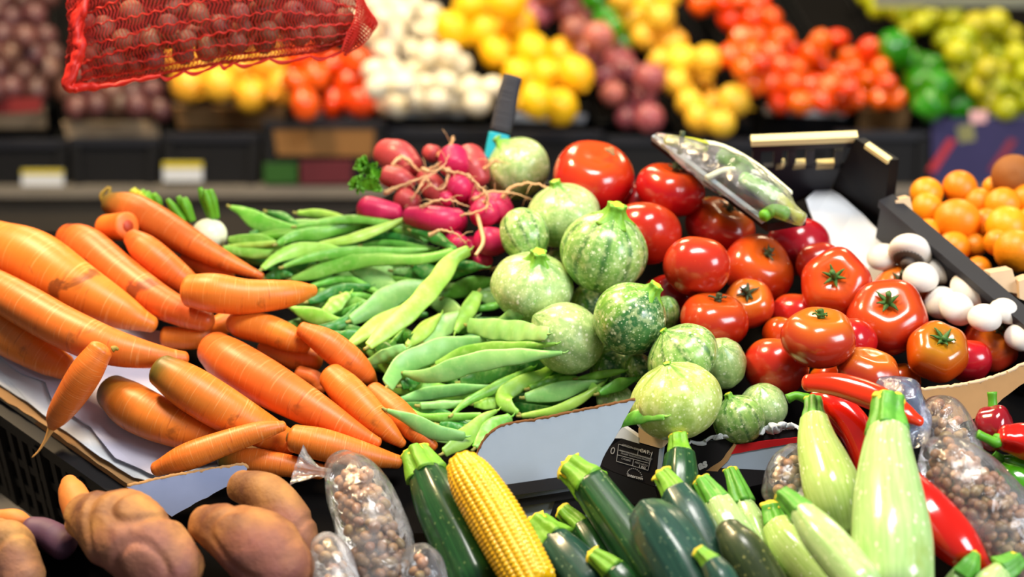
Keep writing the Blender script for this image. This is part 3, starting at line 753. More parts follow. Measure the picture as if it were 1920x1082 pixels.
# ================================================================ flat beans, back first; fillers lie deepest
fill = [((440, 470), (560, 478)), ((560, 470), (760, 500)), ((700, 480), (870, 500)), ((600, 505), (760, 520)), ((740, 520), (900, 500)), ((560, 550), (700, 530)),
        ((620, 560), (800, 590)), ((760, 560), (930, 545)), ((570, 600), (700, 640)), ((640, 640), (790, 660)), ((800, 610), (960, 600)), ((850, 640), (1020, 650)),
        ((700, 690), (860, 720)), ((730, 730), (900, 745)), ((860, 690), (1040, 700)), ((780, 780), (930, 800)), ((900, 740), (1080, 750)), ((1000, 720), (1140, 740)),
        ((740, 760), (880, 800)), ((800, 820), (930, 800)), ((960, 760), (1110, 775)), ((690, 660), (770, 730)), ((600, 480), (740, 470)), ((820, 665), (960, 690)), ((470, 440), (600, 452)), ((560, 450), (720, 462)), ((650, 440), (800, 452)), ((540, 420), (660, 432)), ((500, 500), (620, 520)), ((660, 530), (820, 545)), ((540, 610), (640, 600)), ((800, 560), (880, 600)), ((700, 600), (800, 640)), ((740, 700), (830, 690)), ((950, 690), (1080, 700)), ((560, 560), (680, 600)), ((566, 594), (664, 634)), ((600, 545), (705, 575)), ((640, 612), (725, 652)), ((520, 535), (600, 560)), ((700, 640), (760, 690)), ((430, 450), (540, 470))]
for i, (p, q) in enumerate(fill):
    m_ = ((p[0] + q[0]) / 2 + random.uniform(-10, 10), (p[1] + q[1]) / 2 + random.uniform(-14, 14))
    flat_bean('green flat bean mostly buried in the bean heap', [p, m_, q], [6, 16, 18, 14, 5], ('bean_dark', 'bean', 'bean_dark', 'bean_pale')[i % 4], 'flat beans buried in the heap', tips=False, l0=BASE + .004)
FB = flat_bean
FB('yellowish bean ends sticking out behind the top of the heap', [(560, 400), (600, 402), (645, 412)], [6, 11, 8], 'bean_yellow')
FB('short flat bean just behind the topmost broad pod, left', [(487, 402), (508, 408), (532, 418)], [4, 9, 6], 'bean')
FB('pointed bean second behind the topmost broad pod', [(503, 398), (530, 405), (558, 422)], [4, 9, 4], 'bean_dark')
FB('long straight bean along the back edge below the radishes', [(557, 425), (620, 414), (670, 411), (720, 418), (780, 428)], [4, 8, 9, 8, 4], 'bean')
FB('broad curved pod at the top left end of the heap', [(434, 389), (455, 397), (480, 413), (517, 429), (560, 432), (597, 430)], [4, 14, 19, 18, 11, 4], 'bean')
FB('bean tucked under the lowest radishes at the back right', [(773, 433), (812, 443), (853, 467)], [4, 13, 5], 'bean_dark')
FB('bean slanting down beside the back radish, left of it', [(733, 425), (760, 437), (790, 455)], [5, 12, 6], 'bean')
FB('thin bean lying low on the left end by the turnip', [(428, 463), (470, 460), (525, 456)], [5, 7, 5], 'bean_yellow')
FB('wavy bean with a brown stem end in the top rows', [(520, 457), (553, 443), (600, 438), (650, 426), (704, 424)], [5, 13, 13, 11, 5], 'bean')
FB('flat bean end poking out left above the carrot tip', [(420, 468), (470, 475), (532, 477)], [8, 10, 9], 'bean')
FB('narrow bean running down to the right under the slanted one', [(680, 445), (720, 441), (770, 453), (813, 470)], [5, 9, 9, 5], 'bean_dark')
FB('slanted bean lying across the top rows with its tip up', [(600, 458), (650, 450), (700, 434), (757, 411)], [5, 11, 11, 4], 'bean_yellow')
FB('short wavy bean in the third row from the top', [(682, 461), (720, 457), (770, 463), (812, 466)], [4, 9, 9, 4], 'bean')
FB('pale bean drooping at its left end in the upper rows', [(493, 503), (520, 483), (560, 469), (603, 467), (653, 472)], [6, 14, 15, 11, 4], 'bean_yellow')
FB('long bean running full width in the fourth row', [(533, 500), (580, 484), (653, 473), (720, 473), (803, 468)], [4, 10, 11, 10, 4], 'bean')
FB('stubby bean piece beside the tip of the top carrot', [(500, 520), (523, 514), (547, 518)], [5, 12, 5], 'bean_dark')
FB('bean tip sticking out right beside the courgette below the radishes', [(850, 495), (880, 498), (908, 501)], [6, 11, 3], 'bean_dark')
FB('very long bean spanning the heap under the upper rows', [(549, 523), (587, 512), (637, 496), (703, 487), (787, 486), (847, 474)], [6, 17, 16, 11, 11, 11], 'bean')
FB('short green bean offcut in the dark gap, middle top', [(740, 508), (757, 508), (775, 503)], [8, 9, 7], 'bean_pale')
FB('bluish green bean lying behind the long crossing bean', [(780, 500), (810, 515), (830, 528)], [12, 18, 12], 'bean_dark')
FB('arched thin bean right of the horizontal carrot', [(585, 537), (650, 524), (705, 548)], [5, 9, 6], 'bean')
FB('bean curving down behind the carrot tip, below the arched one', [(580, 565), (635, 546), (692, 537)], [7, 14, 6], 'bean_dark')
FB('bean with a yellow twig lying on it near the carrot tip', [(647, 552), (678, 556), (704, 561)], [5, 8, 7], 'bean')
FB('broad pale bean end rising behind the big curved bean', [(657, 503), (693, 517), (733, 543), (760, 562)], [7, 20, 18, 10], 'bean_pale')
FB('leaf like short bean above the orange carrots', [(606, 590), (632, 568), (652, 553)], [9, 17, 8], 'bean_yellow')
FB('bean with round stem end pointing left in the middle', [(625, 592), (652, 584), (682, 570)], [7, 9, 7], 'bean')
FB('small broad bean right above the carrot pair', [(547, 578), (590, 593), (637, 602)], [5, 19, 6], 'bean')
FB('narrow bean at the left edge of the lower heap', [(590, 618), (640, 606), (667, 577)], [6, 11, 4], 'bean_dark')
FB('dark bean deep beside the carrots on the left', [(610, 628), (650, 632), (690, 622)], [8, 14, 8], 'bean_dark')
FB('bright pod emerging under the crossing bean, lower left', [(648, 653), (700, 614), (770, 577)], [5, 20, 14], 'bean_yellow')
FB('bean under the radish side running right to a pointed tip', [(835, 557), (870, 540), (930, 526)], [8, 22, 5], 'bean')
FB('big curved pale bean in the middle of the heap', [(660, 600), (705, 575), (750, 548), (806, 534)], [10, 23, 23, 11], 'bean_pale')
FB('bean beside the drooping one, at the silvery courgette', [(897, 553), (920, 560), (950, 572)], [10, 15, 7], 'bean_pale')
FB('thin bean pointing right towards the pale courgette', [(890, 580), (925, 574), (957, 565)], [6, 8, 4], 'bean')
FB('broad pale bean behind the seedy one', [(797, 640), (840, 606), (888, 594)], [14, 22, 12], 'bean_pale')
FB('short leafy bean standing against the streaky courgette', [(938, 602), (965, 590), (995, 572)], [7, 16, 6], 'bean_pale')
FB('broad bumpy pod with seeds showing, right of the middle', [(880, 611), (930, 618), (985, 622), (1024, 626)], [14, 21, 21, 13], 'bean_pale', bulge=.35)
FB('long broad bean lying diagonally across the whole heap', [(692, 648), (722, 621), (770, 582), (820, 527), (850, 486), (876, 471)], [9, 19, 19, 20, 19, 10], 'bean_yellow', roll=.1)
FB('drooping light bean below the crossing one, brown tip down', [(895, 551), (875, 588), (855, 621)], [12, 17, 6], 'bean_yellow')
FB('twisted leaf like pod in the lower middle', [(764, 648), (790, 624), (825, 591)], [7, 17, 4], 'bean_yellow')
FB('tiny round bean end beside the twisted pod', [(745, 637), (758, 633), (768, 630)], [8, 12, 8], 'bean_dark')
FB('thin shrivelled bean left of the twisted pod', [(730, 646), (745, 632), (757, 616)], [3, 5, 3], 'bean')
FB('short bean with cut end above the big arched pod', [(692, 680), (722, 667), (757, 655)], [8, 15, 11], 'bean_pale')
FB('largest pale pod arching down at the lower left', [(728, 720), (756, 684), (835, 653), (908, 641)], [15, 23, 23, 10], 'bean_pale')
FB('bean behind the long pale one with a thin brown tip', [(820, 685), (870, 663), (950, 652), (1040, 645)], [8, 16, 11, 3], 'bean')
FB('dark broad bean under the long pale one', [(866, 716), (907, 704), (970, 688)], [8, 20, 10], 'bean_dark')
FB('round dark bean end under the largest pod', [(755, 722), (772, 716), (788, 708)], [9, 14, 8], 'bean_dark')
FB('long pale bean pointing right onto the streaky courgette', [(758, 700), (805, 705), (885, 681), (955, 670), (1053, 662)], [5, 20, 20, 16, 3], 'bean_pale')
FB('thin bean resting at the right against the dark courgette, tip up', [(1085, 710), (1130, 702), (1170, 695)], [4, 9, 4], 'bean')
FB('bean lying right of the flap top corner', [(1125, 737), (1160, 722), (1193, 710)], [6, 14, 4], 'bean')
FB('narrow pale bean in the front right bundle', [(995, 728), (1030, 715), (1053, 703)], [6, 10, 4], 'bean')
FB('horizontal bean low on the left of the front bundle', [(750, 750), (807, 737), (870, 730), (922, 727)], [6, 14, 12, 6], 'bean_pale')
FB('bean parallel beneath the low horizontal one', [(790, 761), (830, 759), (870, 757)], [7, 9, 7], 'bean_pale')
FB('lowest thin bean above the orange carrots, front left', [(765, 765), (800, 782), (900, 780)], [4, 9, 7], 'bean')
FB('dark bean low in the front gap beside the carrots', [(826, 798), (850, 803), (874, 806)], [8, 13, 8], 'bean_dark')
FB('stubby bean with brown end in the front bundle', [(890, 758), (912, 757), (937, 755)], [7, 13, 9], 'bean_yellow')
FB('curved thin bean with a stringy stem, front bundle', [(850, 776), (875, 754), (925, 729), (998, 691)], [4, 9, 11, 5], 'bean')
FB('broad light bean behind the flap edge, right side', [(987, 745), (1040, 736), (1092, 723), (1130, 714)], [8, 21, 13, 3], 'bean_pale')
FB('bright bean resting along the top edge of the flap', [(980, 780), (1040, 770), (1090, 748), (1132, 718)], [5, 10, 10, 3], 'bean_yellow')
FB('bright folded bean at the centre of the front bundle', [(970, 774), (951, 760), (946, 741), (975, 720), (1015, 704), (1043, 682)], [6, 17, 18, 14, 12, 5], 'bean_yellow')
FB('deep green bean folded over the front edge, behind the corn', [(892, 838), (920, 806), (955, 784)], [8, 22, 10], 'bean')
FB('bright bean hanging over the front edge towards the corn', [(834, 848), (870, 822), (905, 786), (930, 771)], [10, 20, 13, 4], 'bean_yellow')

# ================================================================ carrots
carrot('orange carrot mostly hidden behind the horizontal one', [(345, 488, 14), (385, 502, 17), (430, 516, 13)], 'carrot')
carrot('dark carrot lying deep under the middle of the heap', [(310, 632, 20), (370, 632, 22), (430, 600, 20)], 'carrot')
carrot('long carrot on top with a brown crown and dry green wisp', [(206, 382, 20), (245, 391, 30), (300, 421, 32), (360, 457, 29), (420, 488, 20), (465, 508, 12), (490, 518, 6)], 'carrot_crown', stem=[[(196, 380), (190, 366), (204, 350)], [(200, 380), (205, 366), (206, 350)]])
carrot('cut carrot stump showing its round core at the top', [(200, 427, 25), (238, 424, 27)], 'carrot', cut=True, c0=.5, n=4)
carrot('short carrot with an earthy head under the top one', [(248, 446, 17), (272, 468, 28), (310, 500, 30), (350, 530, 24), (392, 560, 13)], 'carrot', dark_end=True)
carrot('thick carrot at the lower left leaving the frame, below two others', [(-40, 585, 42), (30, 632, 44), (90, 672, 33), (120, 688, 24)], 'carrot')
carrot('long carrot running from the left edge under the biggest one', [(-40, 522, 32), (50, 575, 40), (120, 614, 40), (200, 648, 38), (280, 666, 27), (345, 672, 12)], 'carrot')
carrot('earthy long carrot second from the left top', [(128, 446, 25), (162, 464, 38), (225, 514, 38), (290, 560, 34), (350, 590, 27), (386, 602, 20)], 'carrot_dirty', c1=.8)
carrot('biggest carrot at the left with a dark earthy tip', [(-45, 448, 44), (0, 468, 52), (60, 490, 60), (130, 532, 56), (200, 570, 43), (250, 594, 30), (284, 608, 14)], 'carrot_dirty')
carrot('carrot behind the large central one with a blunt end', [(495, 652, 18), (550, 670, 23), (588, 675, 22)], 'carrot', c1=.8)
carrot('stubby carrot above the blunt one, right of the central carrot', [(440, 606, 20), (455, 610, 25), (500, 618, 29), (545, 636, 26), (572, 648, 15)], 'carrot')
carrot('slim carrot pointing down at the right edge of the heap', [(565, 617, 14), (610, 642, 27), (655, 676, 28), (688, 704, 17), (699, 716, 8)], 'carrot')
carrot('horizontal carrot with blunt head lying over the flat beans', [(356, 545, 30), (400, 549, 37), (460, 556, 33), (520, 553, 28), (562, 548, 20), (586, 545, 10)], 'carrot', c0=.45)
carrot('small dark carrot tip in the gap under the central carrot', [(560, 700, 15), (590, 712, 17), (600, 730, 12)], 'carrot')
carrot('orange carrot at the far right beside the bean heap', [(700, 735, 20), (745, 775, 27), (790, 818, 21), (812, 838, 10)], 'carrot')
carrot('carrot with a rounded head left of the bean heap, pointing down', [(622, 706, 26), (655, 738, 33), (700, 783, 29), (735, 816, 18), (754, 832, 8)], 'carrot')
carrot('large central carrot pointing to the lower right', [(402, 655, 34), (440, 684, 45), (510, 724, 45), (590, 769, 36), (655, 805, 24), (708, 830, 9)], 'carrot')
carrot('green headed carrot left of the large central one', [(304, 695, 31), (350, 724, 42), (420, 767, 42), (490, 806, 34), (540, 832, 26)], 'carrot_crown')
carrot('brown headed thick carrot lying on the grey paper', [(212, 736, 34), (255, 766, 45), (320, 796, 42), (390, 822, 30), (425, 832, 22)], 'carrot_crown')
carrot('small tapered carrot lying crosswise with a long root hair', [(189, 656, 23), (165, 692, 31), (132, 744, 28), (108, 780, 20), (99, 798, 9)], 'carrot', tail=[(92, 812), (84, 828), (72, 846), (60, 858)], stem=[[(210, 655), (216, 653), (222, 656)]])
carrot('carrot with a dark green head behind the card flap', [(418, 863, 18), (470, 864, 24), (530, 872, 22), (600, 884, 15)], 'carrot_crown', dark_end=True)
carrot('pale carrot with a blackened crown behind the bag of beans', [(552, 822, 26), (605, 834, 31), (680, 852, 24), (745, 866, 13)], 'carrot', dark_end=True)
carrot('thin carrot lying crosswise at the front of the heap', [(295, 879, 14), (350, 857, 26), (420, 831, 24), (490, 808, 19), (530, 799, 9)], 'carrot', c0=.8)
FB('bean fallen over the orange carrots at the left of the heap', [(727, 770), (770, 787), (815, 810), (868, 818)], [4, 15, 17, 9], 'bean_pale')
FB('single bean lying behind the wooden block by the courgettes', [(1155, 797), (1200, 781), (1244, 781)], [7, 15, 7], 'bean')
# ================================================================ boxes, boards, liners of the main stall
class GP:
    """any plane: point, normal"""
    def __init__(s, p, n): s.p = np.asarray(p, float); s.n = np.asarray(n, float) / np.linalg.norm(n)
    def at(s, u, v, lift=0.0):
        d = rays([(u, v)])[0]; return CAM + d * (((s.p - CAM) @ s.n + lift) / (d @ s.n))
    def outline(s, px): return [s.at(u, v) for u, v in px]

def in_front(px, deg, gap=.004, yaw=0.0, first=0):
    """a standing card plane just in front of everything heaped behind the outline"""
    a = math.radians(deg); n = np.array([math.sin(a) * math.sin(yaw), -math.sin(a) * math.cos(yaw), math.cos(a)])
    q = np.array(px, float); lo, hi = q.min(0), q.max(0)
    m = (HEAP.UV[:, 0] > lo[0] - 12) & (HEAP.UV[:, 0] < hi[0] + 12) & (HEAP.UV[:, 1] > lo[1] - 12) & (HEAP.UV[:, 1] < hi[1] + 12)
    m[:first] = False
    c = (lo + hi) / 2
    k = ((HEAP.C[m] @ n) + HEAP.R[m]).max() + gap if m.any() else MP.at(c[0], c[1], BASE + .05) @ n
    return GP(n * k, n)

def block_heap(gp, px, r=.004):
    """the card takes room in the heap too"""
    q = np.array(px, float); lo, hi = q.min(0), q.max(0)
    for u in np.arange(lo[0], hi[0], 12):
        for v in np.arange(lo[1], hi[1], 12):
            c = False; j = len(q) - 1
            for i in range(len(q)):
                if (q[i][1] > v) != (q[j][1] > v) and u < (q[j][0] - q[i][0]) * (v - q[i][1]) / (q[j][1] - q[i][1]) + q[i][0]: c = not c
                j = i
            if c:
                P = gp.at(u, v); t = float((P - CAM) @ FW); HEAP.add(P[None], np.array([r]), np.array([[u, v]]), np.array([r * F / t]), np.array([t]))

def ragged(px, step=14, amp=.8):
    out = []
    for i in range(len(px)):
        a, b = np.array(px[i], float), np.array(px[(i + 1) % len(px)], float); n = max(1, int(np.linalg.norm(b - a) / step))
        for k in range(n): out.append(tuple(a + (b - a) * k / n + np.array([random.uniform(-amp, amp), random.uniform(-amp, amp)])))
    return out

def sheet(name, label, cat, px, plane, lift, mat, wav=.004, thick=.0012, kind=None, grid=26, amp=1.2):
    """a loose sheet lying on a plane, gently wavy, cut to a ragged outline"""
    px = ragged(px, 16, amp); mb = MB(); n = -plane.n * thick
    pts = []
    for i, (u, v) in enumerate(px):
        w = wav * mnoise.noise(Vector((u * .013, v * .013, 1.3))); pts.append(plane.at(u, v, lift + w))
    mb.plate(pts, n, 0, 0)
    return tag(mb.build(name, mat, smooth=False), label, cat, kind=kind)

BASEP = lambda u, v, l=0.0: MP.at(u, v, BASE + l)
# the sloping board that carries all boxes of this stall, with legs
st = tag(empty('stall_table', (0, 2.0, 0)), 'dark sloping market table carrying all the vegetable boxes', 'table')
mb = MB(); top = [(-420, 500), (-90, 640), (300, 925), (350, 1010), (2350, 1010), (2350, 640), (1930, 615), (1660, 392), (1600, 335), (1400, 332), (1240, 372), (1150, 352), (1000, 345), (760, 348), (690, 385), (560, 440), (420, 470), (200, 432), (-420, 440)]
mb.plate([BASEP(u, v, -.004) for u, v in top], -MP.n * .018, 0, 0); mb.build('table_board', MT['dark_board'], st, smooth=False)
for (u, v) in ((760, 1000), (2300, 1000), (-380, 470), (2300, 650)):
    p = BASEP(u, v, -.03); mb = MB(); mb.bar(p, (p[0], p[1], 0.0), .05, .05, RT); mb.build('leg', MT['dark_board'], st, smooth=False)
fr = tag(empty('front_rack', (0, 1.75, 0)), 'steep dark rack along the front holding courgettes, bags and sweet potatoes', 'rack')
mb = MB(); mb.plate([FP.at(u, v, -.003) for u, v in ((-420, 1330), (2350, 1330), (2350, 1000), (-420, 1000))], -FP.n * .015, 0, 0); mb.build('rack_board', MT['dark_board'], fr, smooth=False)
mb = MB(); mb.bar(FP.at(-420, 1322, .02), FP.at(2350, 1322, .02), .02, .06, FP.n); mb.build('front_lip', MT['dark_board'], fr, smooth=False)
for u in (-380, 2300):
    p = FP.at(u, 1200, -.03); mb = MB(); mb.bar(p, (p[0], p[1], 0.0), .05, .05, RT); mb.build('leg', MT['dark_board'], fr, smooth=False)

# black plastic crate below the carrots, seen at the lower left
cr = tag(empty('plastic_crate', BASEP(40, 830, -.16)), 'black slotted plastic crate under the carrots at the lower left', 'crate')
A, B = BASEP(-90, 710, -.018), BASEP(262, 958, -.018); dn = -MP.n * .15; e = (B - A) / np.linalg.norm(B - A)
cn = np.cross(e, MP.n); 
if cn @ FW > 0: cn = -cn
mb = MB(); mb.bar(A, B, .016, .020, MP.n); mb.build('top_rail', MT['black_plastic'], cr, smooth=False)
for k, nm in ((.42, 'middle_rail'), (.72, 'lower_rail'), (1.0, 'bottom_rail')):
    mb = MB(); mb.bar(A + dn * k, B + dn * k, .010, .014 if k < 1 else .02, MP.n); mb.build(nm, MT['black_plastic'], cr, smooth=False)
mb = MB()
for k in range(17):
    p = A + (B - A) * (k + .5) / 17; mb.bar(p, p + dn, .012 if k % 4 else .02, .008, e)
mb.build('slat', MT['black_plastic'], cr, smooth=False)
mb = MB(); q = [A + dn, B + dn, B + dn - cn * .34, A + dn - cn * .34]; mb.plate(q, -MP.n * .004); mb.build('crate_floor', MT['kraft_dk'], cr, smooth=False)
# liners
sheet('kraft_liner', 'brown kraft edge of the liner on the black crate rim', 'cardboard', [(-90, 690), (0, 746), (60, 782), (140, 838), (240, 908), (290, 935), (330, 905), (520, 860), (300, 640), (-90, 560)], MP, BASE + .000, MT['kraft'], .001, .002)
sheet('paper_liner', 'lower grey white paper sheet under the carrots', 'paper', [(-90, 655), (0, 722), (50, 752), (110, 800), (190, 858), (250, 895), (300, 908), (470, 862), (300, 640), (-90, 560)], MP, BASE + .005, MT['paper_white'], .003)
sheet('paper_liner', 'upper lilac grey paper sheet directly under the front carrots', 'paper', [(-90, 620), (0, 668), (40, 700), (84, 716), (100, 756), (170, 800), (215, 858), (296, 893), (330, 880), (470, 850), (300, 620), (-90, 560)], MP, BASE + .0105, MT['paper'], .003)

def flap(name, label, cat, px, gp, mats, thick=.004, block=True, rag=1.0, edge=None, er=.0016):
    q = gp.outline(ragged(px, 12, rag)); t = tag(empty(name, np.mean(q, 0)), label, cat)
    mb = MB(); mb.plate(q, -gp.n * thick, 0, 1, 0)
    if block: block_heap(gp, px)
    mb.build('panel', mats, t, smooth=False)
    if edge:
        mb = MB(); P = spline3([gp.at(u, v, -thick * .4) for u, v in edge], 70); P = P + np.array([np.array(mnoise.noise_vector(Vector(p * 300))) * er * .5 for p in P])
        rows, inf = sweep_rings(P, np.full(70, er), 8, noise=.35, nscale=300); mb.grid(rows); mb.build('corrugated_edge', mats[1], t)
    return t
pxf = [(238, 914), (300, 898), (340, 890), (400, 880), (455, 872), (464, 879), (457, 896), (400, 926), (322, 968), (270, 935)]
gA = in_front(pxf, 62, .004, .25)
flap('card_flap', 'grey blue card flap in front of the carrots, behind the sweet potatoes', 'cardboard', pxf, gA, [MT['grey_card'], MT['kraft']], .006, edge=[(240, 912), (300, 898), (340, 890), (400, 880), (455, 872), (463, 879)], er=.0024)

# white card box of the flat beans
bx = [(884, 890), (890, 866), (897, 846), (906, 828), (920, 812), (938, 800), (962, 794), (1000, 788), (1060, 776), (1120, 764), (1192, 749), (1186, 762), (1170, 790), (1150, 826), (1130, 862), (1124, 880), (1052, 894), (928, 914), (900, 925)]
gB = in_front(bx, 66, .004, -.06)
flap('card_flap', 'white front flap of the flat bean box with a brown corrugated edge', 'cardboard', bx, gB, [MT['white_card'], MT['kraft_dk']], .004, edge=[(886, 884), (890, 866), (897, 846), (906, 828), (920, 812), (938, 800), (962, 794), (1000, 788), (1060, 776), (1120, 764), (1190, 749)], er=.0019)
bc = tag(empty('plastic_crate', gB.at(1000, 960)), 'black crate with a grey panel under the white flap', 'crate')
o = gB.n
mb = MB(); mb.bar(gB.at(880, 930) + o * .004, gB.at(1132, 894) + o * .004, .012, .016, o); mb.build('rim', MT['grey_plastic'], bc, smooth=False)
mb = MB(); mb.bar(gB.at(900, 955) + o * .003, gB.at(1132, 918) + o * .003, .008, .006, o); mb.build('rib', MT['black_plastic'], bc, smooth=False)
mb = MB(); mb.plate(gB.outline([(900, 935), (1130, 900), (1100, 1010), (920, 1010)]), -o * .004); mb.build('panel', MT['grey_panel'], bc, smooth=False)
mb = MB(); mb.plate([p + o * .004 for p in gB.outline([(1046, 925), (1110, 912), (1090, 1000), (1020, 1000)])], -o * .004); mb.build('post', MT['black_plastic'], bc, smooth=False)

# printed carton of the round courgettes
cx = [(1166, 823), (1235, 842), (1228, 913), (1150, 884), (1126, 872), (1143, 838)]
gC = in_front([(1170, 830), (1228, 905)], 70, .003, -.35)
ct = tag(empty('printed_carton', gC.at(1200, 930)), 'black printed carton holding the round courgettes, with white lettering', 'carton')
mb = MB(); mb.plate(gC.outline(cx), -gC.n * .003); mb.build('label_panel', MT['black_print'], ct, smooth=False); block_heap(gC, cx)
mb = MB(); mb.plate(gC.outline([(1122, 874), (1150, 886), (1228, 914), (1236, 945), (1112, 945)]), -gC.n * .004); mb.build('plastic_base', MT['black_plastic'], ct, smooth=False)
mb = MB(); mb.plate(gC.outline([(1236, 842), (1245, 838), (1236, 908), (1229, 912)]), -gC.n * .003); mb.build('corner_strip', MT['white_card'], ct, smooth=False)
mb = MB(); mb.plate(gC.outline([(1148, 822), (1168, 800), (1200, 822), (1198, 832), (1166, 822)]), -gC.n * .02); mb.build('inner_lining', MT['paper_white'], ct, smooth=False)
def tx(g, body, u0, v0, u1, v1, hpx, mat, name='lettering', shear=0, bold=0):
    a = g.at(u0, v0, .0006); b = g.at(u1, v1, .0006); dn_ = g.at(u0, v0 + 20, .0006); t = float((a - CAM) @ FW)
    o_ = text_mesh(name, body, hpx * t / F / .7, mat, a, b - a, a - dn_, ct, shear=shear, bold=bold); return o_
tx(gC, 'ORIGEN ESPAÑA', 1166, 836, 1196, 845, 4.2, MT['grey_ink'])
tx(gC, 'CAT. I', 1199, 847, 1220, 853, 6.5, MT['white_ink'])
tx(gC, 'TOMATES FRESAS STRAWBERRIES', 1162, 846, 1216, 861, 3.0, MT['grey_ink'])
tx(gC, 'FRAISES MORANGOS FRAGOLE', 1164, 851, 1216, 865, 3.0, MT['grey_ink'])
tx(gC, 'CALIBRE', 1165, 861, 1186, 867, 3.4, MT['grey_ink'])
tx(gC, 'PESO NETO', 1190, 868, 1216, 876, 3.4, MT['grey_ink'])
tx(gC, '1 KG', 1197, 876, 1210, 880, 4.5, MT['white_ink'])
tx(gC, 'intercoin', 1176, 893, 1204, 900, 6, MT['white_ink'])
tx(gC, '0', 1143, 850, 1160, 855, 13, MT['grey_ink'])
mb = MB(); lw = .0006
for (p, q) in (((1160, 833), (1222, 850)), ((1160, 844), (1220, 861)), ((1158, 853), (1218, 869)), ((1156, 865), (1215, 882)), ((1160, 833), (1156, 865)), ((1222, 850), (1215, 882)), ((1197, 843), (1195, 854)), ((1188, 861), (1186, 873))):
    mb.bar(gC.at(*p, .0004), gC.at(*q, .0004), lw, lw, gC.n)
for k in range(13):
    a = PI * (1 - k / 12) ; b = a - .14; c0 = (1190, 893); f = lambda a: (c0[0] + 14 * math.cos(a), c0[1] - 14 * math.sin(a) + 3.5 * math.cos(a)); mb.bar(gC.at(*f(a), .0004), gC.at(*f(b), .0004), .001, .0006, gC.n)
mb.build('printed_lines', MT['grey_ink'], ct, smooth=False)
px2 = [(1288, 836), (1297, 831), (1400, 817), (1456, 808), (1506, 803), (1506, 840), (1440, 905), (1330, 930), (1285, 930)]
gD = in_front(px2, 68, .004, .1)
mb = MB(); mb.plate(gD.outline(ragged(px2, 12, .4)), -gD.n * .004, 0, 1); mb.build('side_panel', [MT['black_print'], MT['white_card']], ct, smooth=False); block_heap(gD, px2)
tx(gD, 'as', 1311, 881, 1345, 866, 15, MT['white_ink'], shear=.2, bold=.0006)
gE = GP(gD.at(1440, 812) + gD.n * .006, gD.n + np.array([0.0, -.15, -.12]))
mb = MB(); mb.plate(gE.outline(ragged([(1372, 850), (1440, 838), (1505, 828), (1498, 836), (1441, 883), (1390, 900), (1337, 895)], 10, .4)), -gE.n * .003, 0, 0); mb.build('folded_flap', MT['white_card'], ct, smooth=False)
block_heap(gE, [(1372, 835), (1505, 820), (1441, 883), (1390, 900), (1337, 895)])
mb = MB(); mb.plate([p + gE.n * .0008 for p in gE.outline(ragged([(1381, 834), (1430, 827), (1505, 819), (1505, 828), (1440, 839), (1370, 852)], 10, .4))], -gE.n * .0036, 0, 0); mb.build('red_band', MT['red_print'], ct, smooth=False)
mb = MB(); mb.plate([p + gE.n * .0006 for p in gE.outline(ragged([(1377, 832), (1384, 836), (1364, 864), (1347, 882), (1339, 898), (1309, 893), (1320, 884), (1354, 864)], 7, .7))], -gE.n * .006, 0, 0); mb.build('torn_edge', MT['kraft'], ct, smooth=False)
mb = MB(); mb.tube([gD.at(u, v, .002) for u, v in ((1284, 832), (1340, 822), (1400, 814), (1440, 806), (1475, 800), (1508, 806))], [.001, .002, .0015, .003, .0045, .002], 10, n=90)
o_ = mb.build('tissue_edge', MT['paper_white'], ct)
for v in o_.data.vertices: v.co += Vector(mnoise.noise_vector(v.co * 170)) * .006

# pale wooden block at the carton corner
wb = MB(); gW = GP(gC.at(1220, 842) + gC.n * .0, gC.n)
P4 = [gW.at(*p) for p in ((1197, 803), (1246, 797), (1242, 842), (1197, 829))]
wb.plate(P4, np.array([.018, .022, .012]))
tag(wb.build('wooden_block', MT['wood'], smooth=False), 'pale wooden corner block between the white flap and the yellowish round courgette', 'block')

# kraft tray edge under the tomatoes
px3 = [(1726, 731), (1760, 727), (1800, 722), (1850, 711), (1905, 690), (1945, 668), (1945, 700), (1880, 748), (1850, 776), (1805, 792), (1760, 790)]
gT = in_front(px3, 62, .004, .15)
flap('kraft_tray', 'brown kraft tray edge below the tomatoes at the right', 'tray', px3, gT, [MT['kraft'], MT['wood']], .004, rag=1.0, edge=[(1728, 731), (1760, 727), (1800, 722), (1850, 711), (1905, 690), (1943, 668)], er=.0022)

# ================================================================ crate of mushrooms and packed celery
def wall_plane(a, b): d = np.asarray(b) - np.asarray(a); n = np.cross(d, MP.n); n = n if n @ FW < 0 else -n; return GP(a, n)
mc = tag(empty('plastic_crate', BASEP(1640, 480)), 'black plastic crate of white mushrooms with a pale rim at its raised end', 'crate')
Aq, Bq = MP.at(1660, 376, .0), MP.at(1960, 632, .0)
mb = MB(); mb.bar(Aq - MP.n * .045, Bq - MP.n * .045, .012, .09, MP.n); mb.build('side_wall', MT['grey_plastic'], mc, smooth=False)
mb = MB(); mb.bar(Aq, Bq, .022, .010, MP.n); mb.build('rim', MT['grey_plastic'], mc, smooth=False)
gK = GP(BASEP(1540, 395), -MP.up)
bk_ = [(1408, 266), (1606, 257), (1552, 362), (1470, 400), (1440, 330)]
mb = MB()
def strip(px): mb.plate(gK.outline(px), MP.up * .008)
strip([(1405, 264), (1607, 256), (1598, 276), (1412, 286)]); strip([(1432, 314), (1582, 306), (1556, 356), (1490, 380), (1455, 345)])
for u in (1412, 1452, 1478, 1512, 1566):
    strip([(u, 284), (u + 16, 283), (u + 12, 316), (u - 2, 317)])
mb.build('end_wall', MT['grey_plastic'], mc, smooth=False)
mb = MB()
for a_, b_ in ((1456, 1472), (1488, 1512), (1532, 1566)): strip([(a_, 307), (b_, 305), (b_ - 3, 316), (a_ - 2, 318)])
